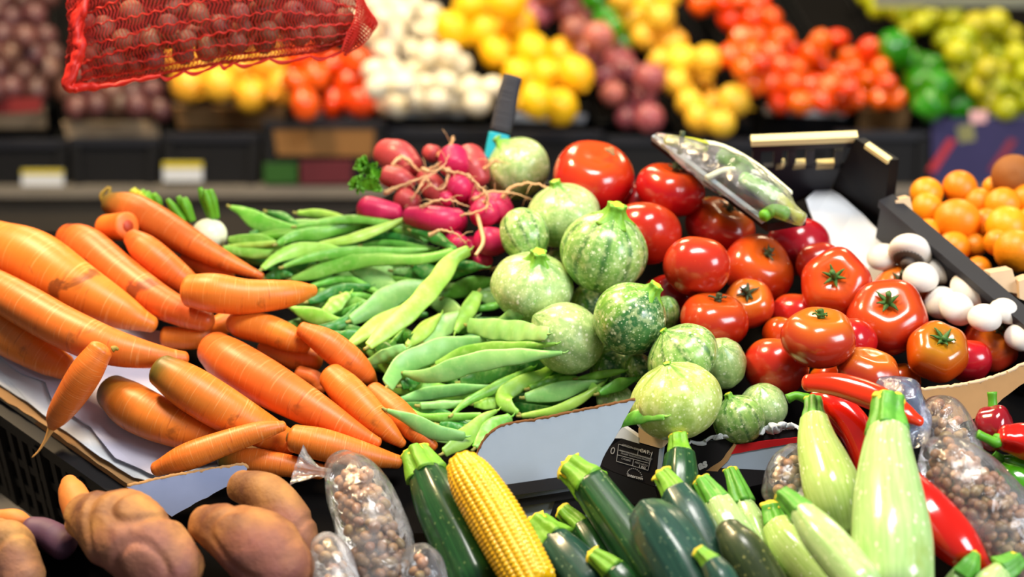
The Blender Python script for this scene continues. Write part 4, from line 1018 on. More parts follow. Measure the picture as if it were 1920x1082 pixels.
mb.build('slot_light', MT['rim_wood'], mc, smooth=False)  # pale pieces in the rim colour stand in for light caught in the slots
mb = MB(); mb.bar(gK.at(1408, 262) - MP.up * .002, gK.at(1607, 254) - MP.up * .002, .012, .0085, MP.n); mb.build('end_rim', MT['rim_wood'], mc, smooth=False)
gS = wall_plane(BASEP(1560, 395), BASEP(1690, 480))
mb = MB(); mb.plate(gS.outline([(1604, 260), (1668, 300), (1660, 376), (1690, 415), (1680, 452), (1575, 372), (1560, 352)]), np.array([.012, .004, 0])); mb.build('raised_side', MT['black_plastic'], mc, smooth=False)
mb = MB(); mb.bar(gS.at(1625, 272), gS.at(1668, 302), .008, .006, MP.n); mb.build('side_rim', MT['rim_wood'], mc, smooth=False)
sheet('paper_liner', 'white paper liner behind the deep red tomato, in the mushroom crate', 'paper', [(1512, 374), (1528, 358), (1545, 350), (1575, 364), (1632, 416), (1674, 462), (1692, 520), (1620, 560), (1560, 470), (1530, 430)], MP, BASE + .035, MT['paper_white'], .012, .002)

def mushroom(label, u, v, r, ax, gills=False, group=None, heap=None, plane=MP, l0=BASE + .04):
    P, R = lay([(u, v, r * .93)], plane, l0, heap=heap, tol=.006); c = P[0]; a = R[0] / .93
    t = tag(empty('mushroom', c - np.array([0, 0, a])), label, 'mushroom', group)
    ax = np.array(ax, float); ax /= np.linalg.norm(ax); mb = MB(); mb.grid(ball_rings(c, ax, a, a * .82, zprof=lambda s: (0 if s < .5 else a * .45 * (s - .5) * 2), nr=22, seg=32)); mb.build('cap', MT['shroom'], t)
    b = c - ax * a * .30; mb = MB(); mb.tube([b, b - ax * a * .3, b - ax * a * .42], [a * .34, a * .30, a * .33], 16); mb.build('stem', MT['gill' if gills else 'shroom'], t)
    if gills:
        mb = MB(); mb.grid(ball_rings(c - ax * a * .40, -ax, a * .72, a * .05, lambda q, s: 1 + .05 * math.cos(26 * q), nr=6, seg=52)); mb.build('gills', MT['gill'], t)
    return t
MU = mushroom
cam_ = -FW
MU('white mushroom at the back left on the paper liner', 1656, 484, 31, UP - FW * .8 - RT * .3)
MU('white mushroom tipped over with dark gills showing', 1706, 474, 41, UP * .75 + FW * .45 + RT * .25, gills=True)
MU('white mushroom beside the gilled one, at the crate rim', 1758, 508, 33, UP + RT * .3 - FW * .8)
MU('shaded white mushroom between the liner and the stemmed tomato', 1726, 522, 34, UP - FW * .9)
MU('small white mushroom in the middle with a dark stem hole', 1765, 568, 32, -FW + UP * .4 - RT * .3)
MU('large white mushroom nearest the black crate rim', 1823, 546, 44, UP * .8 - FW * .7 + RT * .3)
MU('white mushroom in front of the largest one', 1793, 580, 35, RT * .3 + UP * .6 - FW * .8)
MU('white mushroom at the far right by the kraft tray tomato', 1884, 586, 31, UP + RT * .4 - FW * .6)
MU('low white mushroom above the far right tomato', 1846, 598, 32, UP - FW * .8)
MU('white mushroom at the picture edge behind the far right tomato', 1916, 634, 33, UP - FW * .8)

# pack of celery hearts in clear film on a black tray
pk = tag(empty('vegetable_pack', MP.at(1370, 340, -.02)), 'clear film pack of pale celery on a black tray between tomatoes and crate', 'pack')
pxp = [(1222, 256), (1240, 248), (1335, 266), (1420, 316), (1512, 408), (1440, 420)]
mb = MB(); mb.plate([MP.at(u, v, .032) for u, v in pxp], -MP.n * .012); mb.build('tray', MT['black_plastic'], pk, smooth=False)
mb = MB(); mb.bar(MP.at(1225, 257, .037), MP.at(1432, 414, .037), .006, .006, MP.n); mb.build('tray_rim', MT['grey_panel'], pk, smooth=False)
for k, (mt, pts, r) in enumerate((('leaf_yellow', [(1250, 262), (1290, 268), (1320, 275)], 12), ('leaf', [(1352, 293), (1372, 303), (1398, 318)], 17), ('leaf', [(1395, 335), (1425, 352), (1450, 368)], 18), ('white_veg', [(1325, 333), (1362, 318), (1410, 322), (1450, 338)], 6), ('white_veg', [(1280, 265), (1350, 274), (1420, 312), (1480, 362)], 7), ('leaf', [(1432, 405), (1450, 395), (1470, 400)], 15), ('leaf_yellow', [(1450, 362), (1480, 388), (1500, 408)], 12))):
    P = np.array([MP.at(u, v, .045) for u, v in pts]); t = (P - CAM) @ FW
    taper_body('celery_piece', P, r * t / F * np.linspace(.8, 1, len(P)), MT[mt], pk, seg=14, rings=14, noise=.2)
P = np.array([MP.at(u, v, .051) for u, v in ((1232, 256), (1290, 285), (1350, 318), (1420, 358), (1478, 398), (1505, 412))]); t = (P - CAM) @ FW
rows, inf = sweep_rings(spline3(P, 30), np.interp(np.linspace(0, 1, 30), np.linspace(0, 1, 6), [.006, .016, .022, .024, .018, .008]), 28, None, .3, .3,
    width=np.interp(np.linspace(0, 1, 30), np.linspace(0, 1, 6), np.array([6, 30, 42, 48, 34, 14]) * t / F), wvec=np.tile(np.cross(P[-1] - P[0], MP.n), (30, 1)), noise=.22, nscale=40)
mb = MB(); mb.grid(rows, uvs=inf); mb.build('film', MT['film'], pk)

# oranges at the right, beyond the crate
ob = MB(); ob.plate([MP.at(u, v, -.135) for u, v in ((1650, 500), (1990, 760), (1990, 330), (1700, 370))], -MP.n * .01)
tag(ob.build('orange_crate', MT['dark_board'], smooth=False), 'dark crate bottom under the oranges at the right edge', 'crate')
OR = [(1737, 362, 31), (1800, 352, 33), (1862, 350, 20), (1900, 330, 41), (1738, 392, 31), (1835, 380, 28), (1880, 385, 34), (1925, 375, 30), (1738, 436, 27), (1795, 415, 44), (1850, 420, 30), (1888, 425, 40), (1935, 420, 34),
      (1787, 466, 33), (1827, 460, 23), (1870, 455, 26), (1905, 470, 42), (1834, 505, 25), (1950, 480, 34)]
ol = ['orange nearest the wooden peg at the back left', 'deep orange fruit at the top of the orange heap', 'small orange half hidden left of the brown fruit', 'brown round fruit lying on top of the oranges', 'bright yellow orange under the one by the wooden peg', 'small orange in the second row below the top one', 'orange right under the brown fruit', 'orange at the picture edge below the brown fruit', 'orange with a dark navel at the black crate rim', 'large smooth orange in the middle of the orange heap', 'orange just right of the large smooth one', 'dull orange in the shaded middle right of the heap', 'orange cut by the picture edge in the middle row', 'yellow orange low at the crate rim', 'narrow orange between two larger ones near the rim', 'orange behind the big dull one at the lower right', 'big dull orange above the pale wooden block', 'lowest small orange at the black rim', 'orange low at the picture edge above the wooden block']
for (u, v, r), lb in zip(OR, ol):
    P, R = lay([(u, v, r * .96)], MP, -.125, tol=.008); k = 'kiwi' if r == 41 else 'orange'; mb = MB(); ax = np.array([random.gauss(0, 1) for _ in range(3)])
    mb.grid(ball_rings(P[0], ax, R[0] / .96, R[0] / .96 * .95, lambda q, s: 1 + .01 * math.cos(3 * q), lambda s: -R[0] * .05 * math.exp(-(s / .05) ** 2), nr=20, seg=32))
    tag(mb.build('brown_fruit' if k == 'kiwi' else 'orange', MT[k], loc=P[0]), lb, 'fruit')
for (u, v, w, h, lb) in ((1698, 392, 34, 44, 'pale wooden peg at the back left of the oranges'), (1885, 528, 52, 46, 'pale wooden corner block in front of the oranges at the right edge'), (1925, 545, 26, 50, 'pale wooden slat at the picture edge beside the corner block')):
    c = MP.at(u, v, .0); t = float((c - CAM) @ FW); a, b = w * t / F / 2, h * t / F / 2; mb = MB()
    q = [c + RT * (-a) + UP * b * .7 - RT * a * .1, c + RT * a * .5 + UP * b, c + RT * a - UP * b, c - RT * a - UP * b * .6]; mb.plate(q, FW * .03 + UP * .004)
    tag(mb.build('wooden_block', MT['wood'], smooth=False), lb, 'block')

# black wrapped handle with a turquoise band, standing behind the courgettes
kn = tag(empty('wrapped_handle', MP.at(928, 300, -.02)), 'black wrapped handle with a turquoise band sticking up behind the radishes', 'handle')
H = np.array([MP.at(u, 262, -.0) for u in (935,)])[0]; th = float((H - CAM) @ FW) + .02
P = [at_depth(u, v, th) for u, v in ((926, 300), (931, 275), (936, 252))]
def slab(pts, hw, hd, nm, mat):
    q = spline3(pts, 16); n = len(q); t = th / F
    rows, inf = sweep_rings(q, np.full(n, hd), 24, lambda x, s: (abs(math.cos(x)) ** 4 + abs(math.sin(x)) ** 4) ** -.25, .15, .15, width=np.interp(np.linspace(0, 1, n), np.linspace(0, 1, len(hw)), hw) * t, wvec=np.tile(RT, (n, 1)))
    mb = MB(); mb.grid(rows, uvs=inf); mb.build(nm, MT[mat], kn)
slab([at_depth(u, v, th) for u, v in ((938, 246), (944, 220), (952, 180), (962, 144))], [20, 21, 19, 17], .009, 'grip', 'wrap')
slab(P, [19, 20, 20], .008, 'band', 'teal')
# ================================================================ front row
def chain(pts, n=10): return spline(pts, n)

def sweet_potato(label, pts, l0=0.0, mat='spud', noise=.2):
    P, R = lay(chain(pts, 8), FP, l0, tol=.004); sd = random.random() * 50
    q = spline3(P, 60); r = np.interp(np.linspace(0, 1, 60), np.linspace(0, 1, 8), R); r = np.convolve(np.pad(r, 4, mode='edge'), np.ones(9) / 9, 'valid')
    rows, inf = sweep_rings(q, r, 72, None, .8, .8)
    k = [0] * 6 + list(range(60)) + [59] * 6
    for i, row in enumerate(rows):
        c = q[k[i]]
        for j in range(len(row)):
            v = Vector(row[j]) + Vector((sd, 0, 0)); n1 = mnoise.noise(v * 11); n2 = mnoise.noise(v * 26); cr = abs(mnoise.noise(v * 17 + Vector((7, 3, 1))))
            row[j] = c + (row[j] - c) * (1 + noise * n1 + .06 * n2 - .09 * noise / .2 * max(0, .16 - cr) / .16)
    mb = MB(); mb.grid(rows, uvs=[max(0, min(1, x)) for x in inf])
    return tag(mb.build('sweet_potato', MT[mat]), label, 'sweet potato')
sweet_potato('small orange sweet potato end behind the biggest one, below the black crate', [(130, 905, 16), (136, 925, 26), (150, 960, 30)], mat='spud_flesh', noise=.12)
sweet_potato('orange flesh piece at the left edge behind the leftmost sweet potato', [(0, 972, 16), (30, 975, 20), (55, 985, 14)], mat='spud_flesh', noise=.12)
sweet_potato('purple skinned sweet potato wedged between the two at the left', [(60, 995, 24), (85, 1000, 26), (120, 1020, 30)], mat='spud_purple')
sweet_potato('sweet potato with a dirty scar behind, next to the bag of beans', [(455, 915, 32), (500, 935, 48), (540, 985, 52), (560, 1040, 40)])
sweet_potato('rounded yellowish sweet potato in front, right of the biggest one', [(385, 985, 38), (430, 1000, 60), (490, 1030, 76), (520, 1075, 66)])
sweet_potato('biggest knobbly sweet potato in front with a pinkish side', [(160, 968, 46), (210, 985, 74), (270, 1030, 88), (325, 1075, 72)], noise=.26)
sweet_potato('leftmost sweet potato cut by the picture corner', [(-20, 1010, 42), (15, 1035, 58), (40, 1085, 50)])

# ---- bags of dried beans
db = MB(); db.grid(ball_rings((0, 0, 0), (0, 0, 1), .0052, .0066, lambda q, s: 1 + .08 * math.cos(q), nr=8, seg=12)); BEAN = db.build('dried_bean', MT['dry_bean'], loc=(0, 0, 0)); BEAN_ME = BEAN.data; bpy.data.objects.remove(BEAN)
NB = [0]
def bean_bag(label, blabel, bgroup, pts, budget, mat='film', knot=None, plane=FP, l0=0.0, hide=(), fill0=0.18):
    P, R = lay(chain(pts, 9), plane, l0, tol=.003)
    t = tag(empty('bean_bag', lowest(P, R)), label, 'bag')
    q = spline3(P, 36); r = np.interp(np.linspace(0, 1, 36), np.linspace(0, 1, 9), R)
    rows, inf = sweep_rings(q, r, 48, None, .5, .6, noise=.09, nscale=26, seed=random.random() * 9)
    mb = MB(); mb.grid(rows, uvs=inf); mb.build('film', MT[mat], t)
    if knot:
        tt = float((P[0] - CAM) @ FW) - .01; K = np.array([at_depth(u, v, tt) for u, v in knot]); kr = np.interp(np.linspace(0, 1, 14), [0, .35, .6, 1], [.005, .0045, .008, .015])
        rows, inf = sweep_rings(spline3(K, 14), kr, 40, lambda x, s: 1 + (.1 + .28 * s) * math.cos(9 * x + 3 * s), .2, None, noise=.25, nscale=60)
        mb = MB(); mb.grid(rows, uvs=inf, caps=(True, False)); mb.build('gathered_end', MT['film_hazy'], t)
    # beans packed against the film on the visible side
    pts_ = []; sp = .0116
    lo, hi = (q - r[:, None]).min(0), (q + r[:, None]).max(0)
    zi = 0
    for z in np.arange(lo[2], hi[2], sp * .8):
        yi = 0; zi += 1
        for y in np.arange(lo[1], hi[1], sp * .86):
            yi += 1
            for x in np.arange(lo[0] + (yi % 2) * sp * .5 + (zi % 2) * sp * .25, hi[0], sp):
                c = np.array([x, y, z]) + np.array([random.uniform(-1, 1) for _ in range(3)]) * .0012
                d = np.linalg.norm(q - c, axis=1) ; k = int(np.argmin(d / r))
                if k / 36 < fill0: continue
                g = d[k] / r[k]; dep = r[k] - d[k]
                if dep < .0072 + .12 * r[k] or dep > .030: continue
                v = (c - q[k]); 
                if v @ FW > .15 * r[k]: continue
                w = c - CAM; tt = w @ FW; u, vv = 960 + (w @ RT) / tt * F, 541 - (w @ UP) / tt * F
                if not (-15 < u < 1935 and vv < 1100): continue
                if any(math.hypot(u - hu, vv - hv) < hr for hu, hv, hr in hide): continue
                pts_.append((tt, c))
    pts_.sort(key=lambda a: a[0] ); pts_ = pts_[:900]
    ind = pts_[:budget]; rest = pts_[budget:]
    for tt, c in ind:
        o = bpy.data.objects.new('dried_bean', BEAN_ME); COL.objects.link(o); o.location = c; o.rotation_euler = [random.random() * 6 for _ in range(3)]; k = random.uniform(.85, 1.06); o.scale = (k, k, k)
        tag(o, blabel, 'bean', bgroup)
    if rest:
        mb = MB(); 
        for tt, c in rest: mb.grid(ball_rings(c, np.array([random.gauss(0, 1) for _ in range(3)]), .0050, .0062, nr=6, seg=9))
        tag(mb.build('dried_beans', MT['dry_bean']), 'mass of brown dried beans deeper in the ' + bgroup.split(' in the ')[1], 'beans', kind='stuff')
    NB[0] += len(ind); print('bag', label[:30], len(pts_), 'individual', len(ind))
    return t
bean_bag('small clear bag of brown beans in the shade left of the pale pear shaped courgette', 'brown dried bean in the shaded bag left of the pear shaped courgette', 'dried beans in the shaded bag by the pear shaped courgette', [(1490, 850, 22), (1476, 885, 38), (1470, 925, 42)], 26, hide=((1560, 900, 62),), fill0=.2)
bb = bean_bag('clear bag of brown beans at the right below the kraft tray', 'brown dried bean in the bag just below the kraft tray', 'dried beans in the bag below the kraft tray', [(1750, 762, 22), (1768, 785, 44), (1785, 825, 50), (1800, 860, 46)], 34, hide=((1690, 780, 45),), fill0=.12)
# bluish empty plastic bag between the peppers
P, R = lay(chain([(1655, 722, 20), (1682, 738, 36), (1698, 780, 42), (1706, 825, 34)], 8), FP, 0, tol=.003)
rows, inf = sweep_rings(spline3(P, 36), np.interp(np.linspace(0, 1, 36), np.linspace(0, 1, 8), R), 44, None, .5, .5, noise=.5, nscale=34)
mb = MB(); mb.grid(rows, uvs=inf); tag(mb.build('plastic_bag', MT['film_blue']), 'crumpled bluish plastic bag behind the red pointed peppers', 'bag')

def pepper(label, pts, mat, stem=None, c0=.8, c1=1.0, bell=False, plane=FP, l0=0.0, tol=.001):
    P, R = lay(chain(pts, 9), plane, l0, tol=tol); t = tag(empty('pepper', lowest(P, R)), label, 'pepper')
    pr = (lambda q, s: 1 + .09 * math.cos(4 * q) * (1 - .5 * s)) if bell else (lambda q, s: 1 + .05 * math.cos(3 * q + 2 * s))
    taper_body('fruit', P, R, MT[mat], t, 32, 36, c0, c1, .06, 12, prof=pr)
    if stem:
        tt = float((P[0] - CAM) @ FW); d = P[0] - P[1]; d /= np.linalg.norm(d); K = [P[0] + d * R[0] * c0 * .75] + [at_depth(u, v, tt - .004) for u, v in stem]; mb = MB()
        mb.tube(K, [R[0] * .5, .0058, .0048, .0045, .0052], 10, n=14); mb.build('stem', MT['pep_stem'], t)
    return t
pepper('dark red pepper with an upright green stem at the right edge', [(1866, 782, 32), (1864, 800, 36), (1862, 822, 26)], 'pepper_dk', [(1862, 770), (1861, 752), (1860, 735)], bell=True, c0=.35)
pepper('glossy red pepper at the right edge with its stem lying left', [(1888, 822, 24), (1915, 826, 32), (1945, 835, 34)], 'pepper', [(1868, 830), (1850, 822), (1832, 814)], bell=True)
pepper('long green pepper at the right edge, upper one', [(1880, 862, 9), (1905, 868, 15), (1945, 878, 18)], 'pepper_g', [(1872, 858), (1862, 850)])
pepper('green pepper at the right edge, lower one', [(1880, 885, 18), (1905, 900, 26), (1950, 925, 28)], 'pepper_g')
pepper('orange red pointed pepper lying highest, its tip poking out right of the ribbed stem', [(1516, 718, 16), (1570, 722, 23), (1640, 746, 25), (1695, 775, 19), (1722, 790, 9)], 'pepper_or')
pepper('red pepper with a hooked green stem behind the two big pale courgettes', [(1530, 752, 18), (1565, 764, 31), (1604, 805, 33), (1622, 855, 28), (1626, 900, 18)], 'pepper', [(1508, 746), (1492, 742), (1476, 748)])
bean_bag('large clear bag of brown beans in the right corner', 'brown dried bean in the large bag in the right corner', 'dried beans in the large bag in the right corner', [(1748, 842, 26), (1775, 868, 56), (1820, 925, 80), (1872, 995, 86), (1912, 1055, 80)], 120, hide=((1672, 960, 75),), fill0=.1, knot=None)
pepper('big red pepper lying under the large bag of beans', [(1700, 905, 30), (1745, 968, 46), (1798, 1026, 42), (1845, 1072, 18)], 'pepper')

def zucchini(label, pts, mat, stem=None, stem_r=None, smat='sq_stem', rib=.035, c0=.35, c1=.8, blossom=False, cat='courgette', flare=1.0, l0=0.0, tol=.001):
    sp = [tuple(x) for x in (stem or [])]; k = len(sp)
    full = [(u, v, r) for (u, v), r in zip(sp, stem_r or [])] + list(pts) if k else list(pts)
    a = chain(pts, 10); allc = np.vstack([np.array(full[:k], float).reshape(k, 3), a]) if k else a
    P, R = lay(allc, FP, l0, tol=tol)
    t = tag(empty('courgette', lowest(P, R)), label, cat); ph = random.random()
    taper_body('fruit', P[k:], R[k:] * .968, MT[mat], t, 50, 46, c0, c1, .03, 9, prof=lambda q, s: 1 + rib * math.cos(5 * (q + ph)) * (1 - .5 * s) + rib * .4 * math.cos(10 * (q + ph)))
    if k:
        S = list(P[:k]) + [P[k] + (P[k + 1] - P[k]) * .1]; r = list(R[:k]) + [max(R[k - 1] * 1.25, R[k] * .78)]
        q = spline3(S, 14); rr = np.interp(np.linspace(0, 1, 14), np.linspace(0, 1, k + 1), r)
        rows, inf = sweep_rings(q, rr, 40, lambda x, s: 1 + .13 * math.cos(5 * (x + ph)) + .05 * math.cos(10 * x), .08, None)
        for ri, row in enumerate(rows):
            for j in range(len(row)): row[j] = row[j] + np.array(mnoise.noise_vector(Vector(row[j] * 95))) * rr[0] * .10
        mb = MB(); mb.grid(rows, uvs=inf); mb.build('stem', MT[smat], t)
        d = q[0] - q[1]; d /= np.linalg.norm(d); d2 = d * .75 - FW * .62 + UP * .1; d2 /= np.linalg.norm(d2); rws = ball_rings(q[0] + d * rr[0] * .05, d2, rr[0] * 1.06, rr[0] * .40, lambda x, s: 1 + .14 * math.cos(5 * x + ph) + .06 * math.cos(9 * x), nr=10, seg=40)
        for row in rws:
            for j in range(len(row)): row[j] = row[j] + np.array(mnoise.noise_vector(Vector(row[j] * 160))) * rr[0] * .22
        mb = MB(); mb.grid(rws); mb.build('stem_cut', MT['stem_cut'], t)
    if blossom:
        d = P[-1] - P[-2]; d /= np.linalg.norm(d); mb = MB(); mb.grid(ball_rings(P[-1] + d * R[-1] * c1 * .93, d, R[-1] * .42, R[-1] * .10, lambda x, s: 1 + .08 * math.cos(7 * x), nr=8, seg=20)); mb.build('blossom_end', MT['blossom'], t)
    return t
Z = zucchini
Z('slim pale green courgette with a tall ribbed stem under the folded carton flap', [(1393, 945, 20), (1412, 985, 27), (1430, 1030, 28)], 'lzuc', [(1370, 882), (1382, 915)], [13, 18], 'lstem')
Z('upright dark courgette standing in front of the wooden block', [(1276, 856, 30), (1276, 890, 35), (1276, 935, 36), (1280, 985, 36)], 'zuc', [(1272, 818), (1274, 840)], [17, 20])
Z('pale striped courgette right of the dark ones with a leafy stem', [(1346, 945, 30), (1368, 990, 40), (1400, 1045, 42), (1420, 1090, 42)], 'lzuc', [(1316, 900), (1332, 924)], [16, 22], 'lstem')
Z('dark courgette with a pale rough stem right of the bluish one', [(1268, 928, 33), (1290, 965, 41), (1316, 1015, 42), (1336, 1060, 40)], 'zuc_blue', [(1242, 890), (1256, 908)], [18, 22])
Z('nearly hidden dark courgette with a curly stem in the shade', [(1092, 990, 24), (1110, 1020, 30), (1130, 1060, 32)], 'zuc', [(1056, 958), (1074, 974)], [16, 18])
Z('large dark courgette with a yellow rough stem in front of the white flap', [(1108, 908, 37), (1145, 960, 42), (1190, 1022, 48), (1230, 1085, 52)], 'zuc', [(1068, 876), (1088, 892)], [26, 30])
Z('dark courgette with a round green stem at the bottom middle', [(1040, 1018, 36), (1068, 1050, 44), (1105, 1095, 47)], 'zuc_blue', [(1003, 982), (1020, 998)], [26, 30])
Z('small dark courgette with a bright green stem at the bottom', [(1152, 1070, 26), (1168, 1092, 32), (1184, 1120, 34)], 'zuc', [(1112, 1040), (1132, 1054)], [15, 20])
Z('bluish green broad courgette seen from its stem end, bottom centre', [(1216, 966, 38), (1240, 1000, 56), (1276, 1055, 62), (1305, 1110, 62)], 'zuc_blue', None, None, c0=.5, rib=.05)
Z('grey green courgette with its rounded end up, yellow flecked', [(1366, 996, 27), (1392, 1032, 42), (1426, 1085, 46), (1446, 1120, 46)], 'zuc_grey', None, None, c0=.75, rib=.015)
Z('small dark courgette with a yellow star stem between the bluish and grey ones', [(1336, 1058, 22), (1352, 1085, 30), (1362, 1110, 32)], 'zuc_blue', [(1310, 1034), (1324, 1046)], [12, 15])
Z('tallest pale courgette with a broad ribbed stem, right front', [(1666, 812, 40), (1664, 860, 51), (1668, 940, 68), (1674, 1020, 80), (1676, 1085, 78)], 'lzuc', [(1667, 748), (1665, 784)], [28, 31], 'lstem', rib=.015, c0=.3)
Z('pear shaped pale courgette with a brown blossom scar, left of the tallest one', [(1527, 788, 27), (1533, 830, 38), (1552, 890, 52), (1568, 940, 58), (1580, 985, 40)], 'lzuc_y', [(1524, 748), (1526, 768)], [15, 18], 'lstem', blossom=True, rib=.02, c1=.65)
Z('pale courgette lying behind its twin at the bottom right, stem side by side', [(1506, 964, 26), (1540, 1005, 38), (1580, 1052, 42), (1615, 1095, 42)], 'lzuc', [(1466, 926), (1486, 944)], [15, 20], 'lstem', rib=.02)
Z('pale courgette in front of its twin with a short upright stem', [(1456, 985, 29), (1480, 1020, 40), (1520, 1065, 46), (1555, 1110, 46)], 'lzuc_y', [(1446, 948), (1449, 966)], [17, 19], 'lstem', rib=.02)
Z('pale courgette at the bottom right corner with a pointed green stem', [(1806, 1078, 22), (1796, 1100, 30), (1786, 1130, 30)], 'lzuc', [(1830, 1038), (1818, 1060)], [8, 18], 'lstem')
Z('pale courgette in the very right bottom corner beside the large bag', [(1876, 1072, 22), (1858, 1100, 34), (1846, 1130, 34)], 'lzuc', [(1908, 1050), (1893, 1062)], [18, 22], 'lstem')
Z('long glossy dark courgette left of the corn cob', [(800, 892, 36), (826, 950, 50), (862, 1020, 57), (892, 1085, 60)], 'zuc', [(778, 848), (788, 868)], [25, 31], 'sq_stem')

# corn cob
P, R = lay(chain([(868, 872, 32), (888, 905, 46), (925, 965, 52), (965, 1035, 53), (998, 1095, 50)], 11), FP, 0, tol=.001)
def corn_prof(q, s): return 1 + .10 * (abs(math.sin(10 * q)) ** .6) * (abs(math.sin(32 * PI * s + (PI / 2 if int(10 * q / PI) % 2 else 0) * .7)) ** .6)
t = tag(empty('corn_cob', lowest(P, R)), 'yellow corn cob between the glossy dark courgette and the white flap', 'corn')
q = spline3(P, 260); rr = np.interp(np.linspace(0, 1, 260), np.linspace(0, 1, 11), R); rr = np.convolve(np.pad(rr, 12, mode='edge'), np.ones(25) / 25, 'valid')
rows, inf = sweep_rings(q, rr * .91, 160, corn_prof, .55, .4); mb = MB(); mb.grid(rows, uvs=inf); mb.build('kernels', MT['corn'], t)

bean_bag('clear bag of brown beans gathered at the top, left of the dark courgette', 'brown dried bean in the gathered bag left of the dark courgette', 'dried beans in the gathered bag', [(640, 872, 34), (662, 905, 54), (688, 965, 68), (708, 1030, 70), (720, 1090, 64)], 84, knot=[(618, 888), (600, 884), (580, 880), (556, 872)], fill0=.16)
bean_bag('lower clear bag of beans between the gathered bag and the dark courgette', 'brown dried bean in the lower bag by the dark courgette', 'dried beans in the lower bag', [(782, 1040, 30), (792, 1066, 42), (800, 1105, 44)], 20, fill0=.05)
bean_bag('shiny creased bag of beans at the bottom beside the front sweet potato', 'brown dried bean in the shiny creased bag at the bottom', 'dried beans in the shiny creased bag', [(608, 1020, 28), (622, 1052, 42), (634, 1100, 44)], 16, mat='film_hazy', fill0=.05)
MT['kraft_far'] = cardboard('brown_card_panel', lin(128, 92, 52), .2)
# ================================================================ stall across the aisle
BH = Heap()
def unit_ball(name, mat, asp=.95, dim=.05, lob=0, nl=5, extra=None):
    mb = MB(); mb.grid(ball_rings((0, 0, 0), (0, 0, 1), 1, asp, lambda q, s: 1 + lob * math.cos(nl * q), lambda s: -dim * 3 * math.exp(-(s / .09) ** 2), nr=18, seg=28))
    if extra: extra(mb)
    o = mb.build(name, mat, loc=(0, 0, 0)); return o
def onion_top(mb): mb.tube([(0, 0, .78), (0, 0, 1.1), (.05, .02, 1.42)], [.3, .12, .07], 10)
def lemon_tips(mb): mb.tube([(0, 0, 1.0), (0, 0, 1.28)], [.34, .10], 12); mb.tube([(0, 0, -1.0), (0, 0, -1.22)], [.34, .12], 12)
def inside(q, u, v):
    c = False; j = len(q) - 1
    for i in range(len(q)):
        if (q[i][1] > v) != (q[j][1] > v) and u < (q[j][0] - q[i][0]) * (v - q[i][1]) / (q[j][1] - q[i][1]) + q[i][0]: c = not c
        j = i
    return c
def heap_of(name, cat, label, group, poly, r, proto, lift=.0, jit=.3, gap=1.6, top=0, rv=.12, upright=.5):
    kf = .90 if cat == 'lemon' else .95 if cat == 'onion' else .98
    """fruit laid row on row inside an outline on the sloping crate; every one a thing of its own"""
    us = [p[0] for p in poly]; vs = [p[1] for p in poly]; spots = []; k = 0
    for v in sorted(np.arange(max(vs) - r * .45, min(vs), -r * gap * .8)):
        k += 1
        for u in np.arange(min(us) + (k % 2) * r * gap * .5, max(us), r * gap):
            p = (u + random.uniform(-jit, jit) * r, v + random.uniform(-jit, jit) * r)
            if inside(poly, *p): spots.append(p)
    extra = random.sample(spots, int(len(spots) * top)) if top else []
    n = 0
    for i, (u, v) in enumerate(spots + sorted(extra, key=lambda p: p[1])):
        rr = r * random.uniform(1 - rv, 1 + rv); P, R = lay([(u, v, rr)], BP, lift, heap=BH, tol=.004, order=False, step=.006, tilt=False)
        q = Quaternion((random.gauss(0, 1), random.gauss(0, 1), random.gauss(0, 1), random.gauss(0, 1))).normalized()
        if random.random() < upright: q = Quaternion((1, random.uniform(-.45, .45), random.uniform(-.45, .45), random.random())).normalized()
        o = dup(proto, P[0], q, float(R[0]) * kf, label, group); o['category'] = cat; n += 1
    return n
protos = []
def proto(*a, **k): o = unit_ball(*a, **k); protos.append(o); return o
mt = lambda nm, c, **k: plain(nm, c, **k)
M_wh = plain('white_mushroom_far', lin(232, 224, 200), .5, var=.06, nsc=3, hue=True, hv=(.49, .51, .9, 1.05))
M_le = plain('lemon_peel', lin(244, 190, 6), .4, var=.08, nsc=6, hue=True, hv=(.49, .508, .92, 1.05))
M_ro = plain('red_onion_skin', lin(150, 76, 80), .3, var=.35, nsc=3, hue=True, hv=(.47, .52, .55, 1.5))
M_yo = plain('yellow_onion_skin', lin(240, 188, 52), .35, var=.2, nsc=3, hue=True, hv=(.485, .52, .85, 1.1))
M_to = plain('far_tomato_skin', lin(238, 88, 8), .22, var=.12, nsc=2, coat=.3, hue=True, hv=(.49, .51, .88, 1.06))
M_gp = plain('far_green_pepper', lin(40, 128, 14), .2, var=.3, nsc=2, coat=.3)
M_ya = plain('yellow_apple_skin', lin(178, 176, 16), .35, var=.2, nsc=2, hue=True, hv=(.49, .53, .85, 1.1))
M_sh = plain('dark_shallot_skin', lin(92, 54, 52), .4, var=.4, nsc=3, hue=True, hv=(.48, .53, .6, 1.4))
M_yp = plain('large_yellow_onion_skin', lin(240, 176, 46), .32, var=.15, nsc=2, hue=True, hv=(.488, .51, .92, 1.06))
p_wh = proto('mushroom', M_wh, .8, .0); p_le = proto('lemon', M_le, 1.12, 0, extra=lemon_tips); p_ro = proto('red_onion', M_ro, .92, 0, extra=onion_top)
p_yo = proto('yellow_onion', M_yo, .95, 0, extra=onion_top); p_to = proto('tomato', M_to, .82, .05, .03); p_gp = proto('green_pepper', M_gp, 1.1, .06, .12, 4)
p_ya = proto('yellow_apple', M_ya, .93, .07); p_sh = proto('shallot', M_sh, 1.05, 0, extra=onion_top); p_yp = proto('yellow_onion', M_yp, 1.0, 0, extra=onion_top)

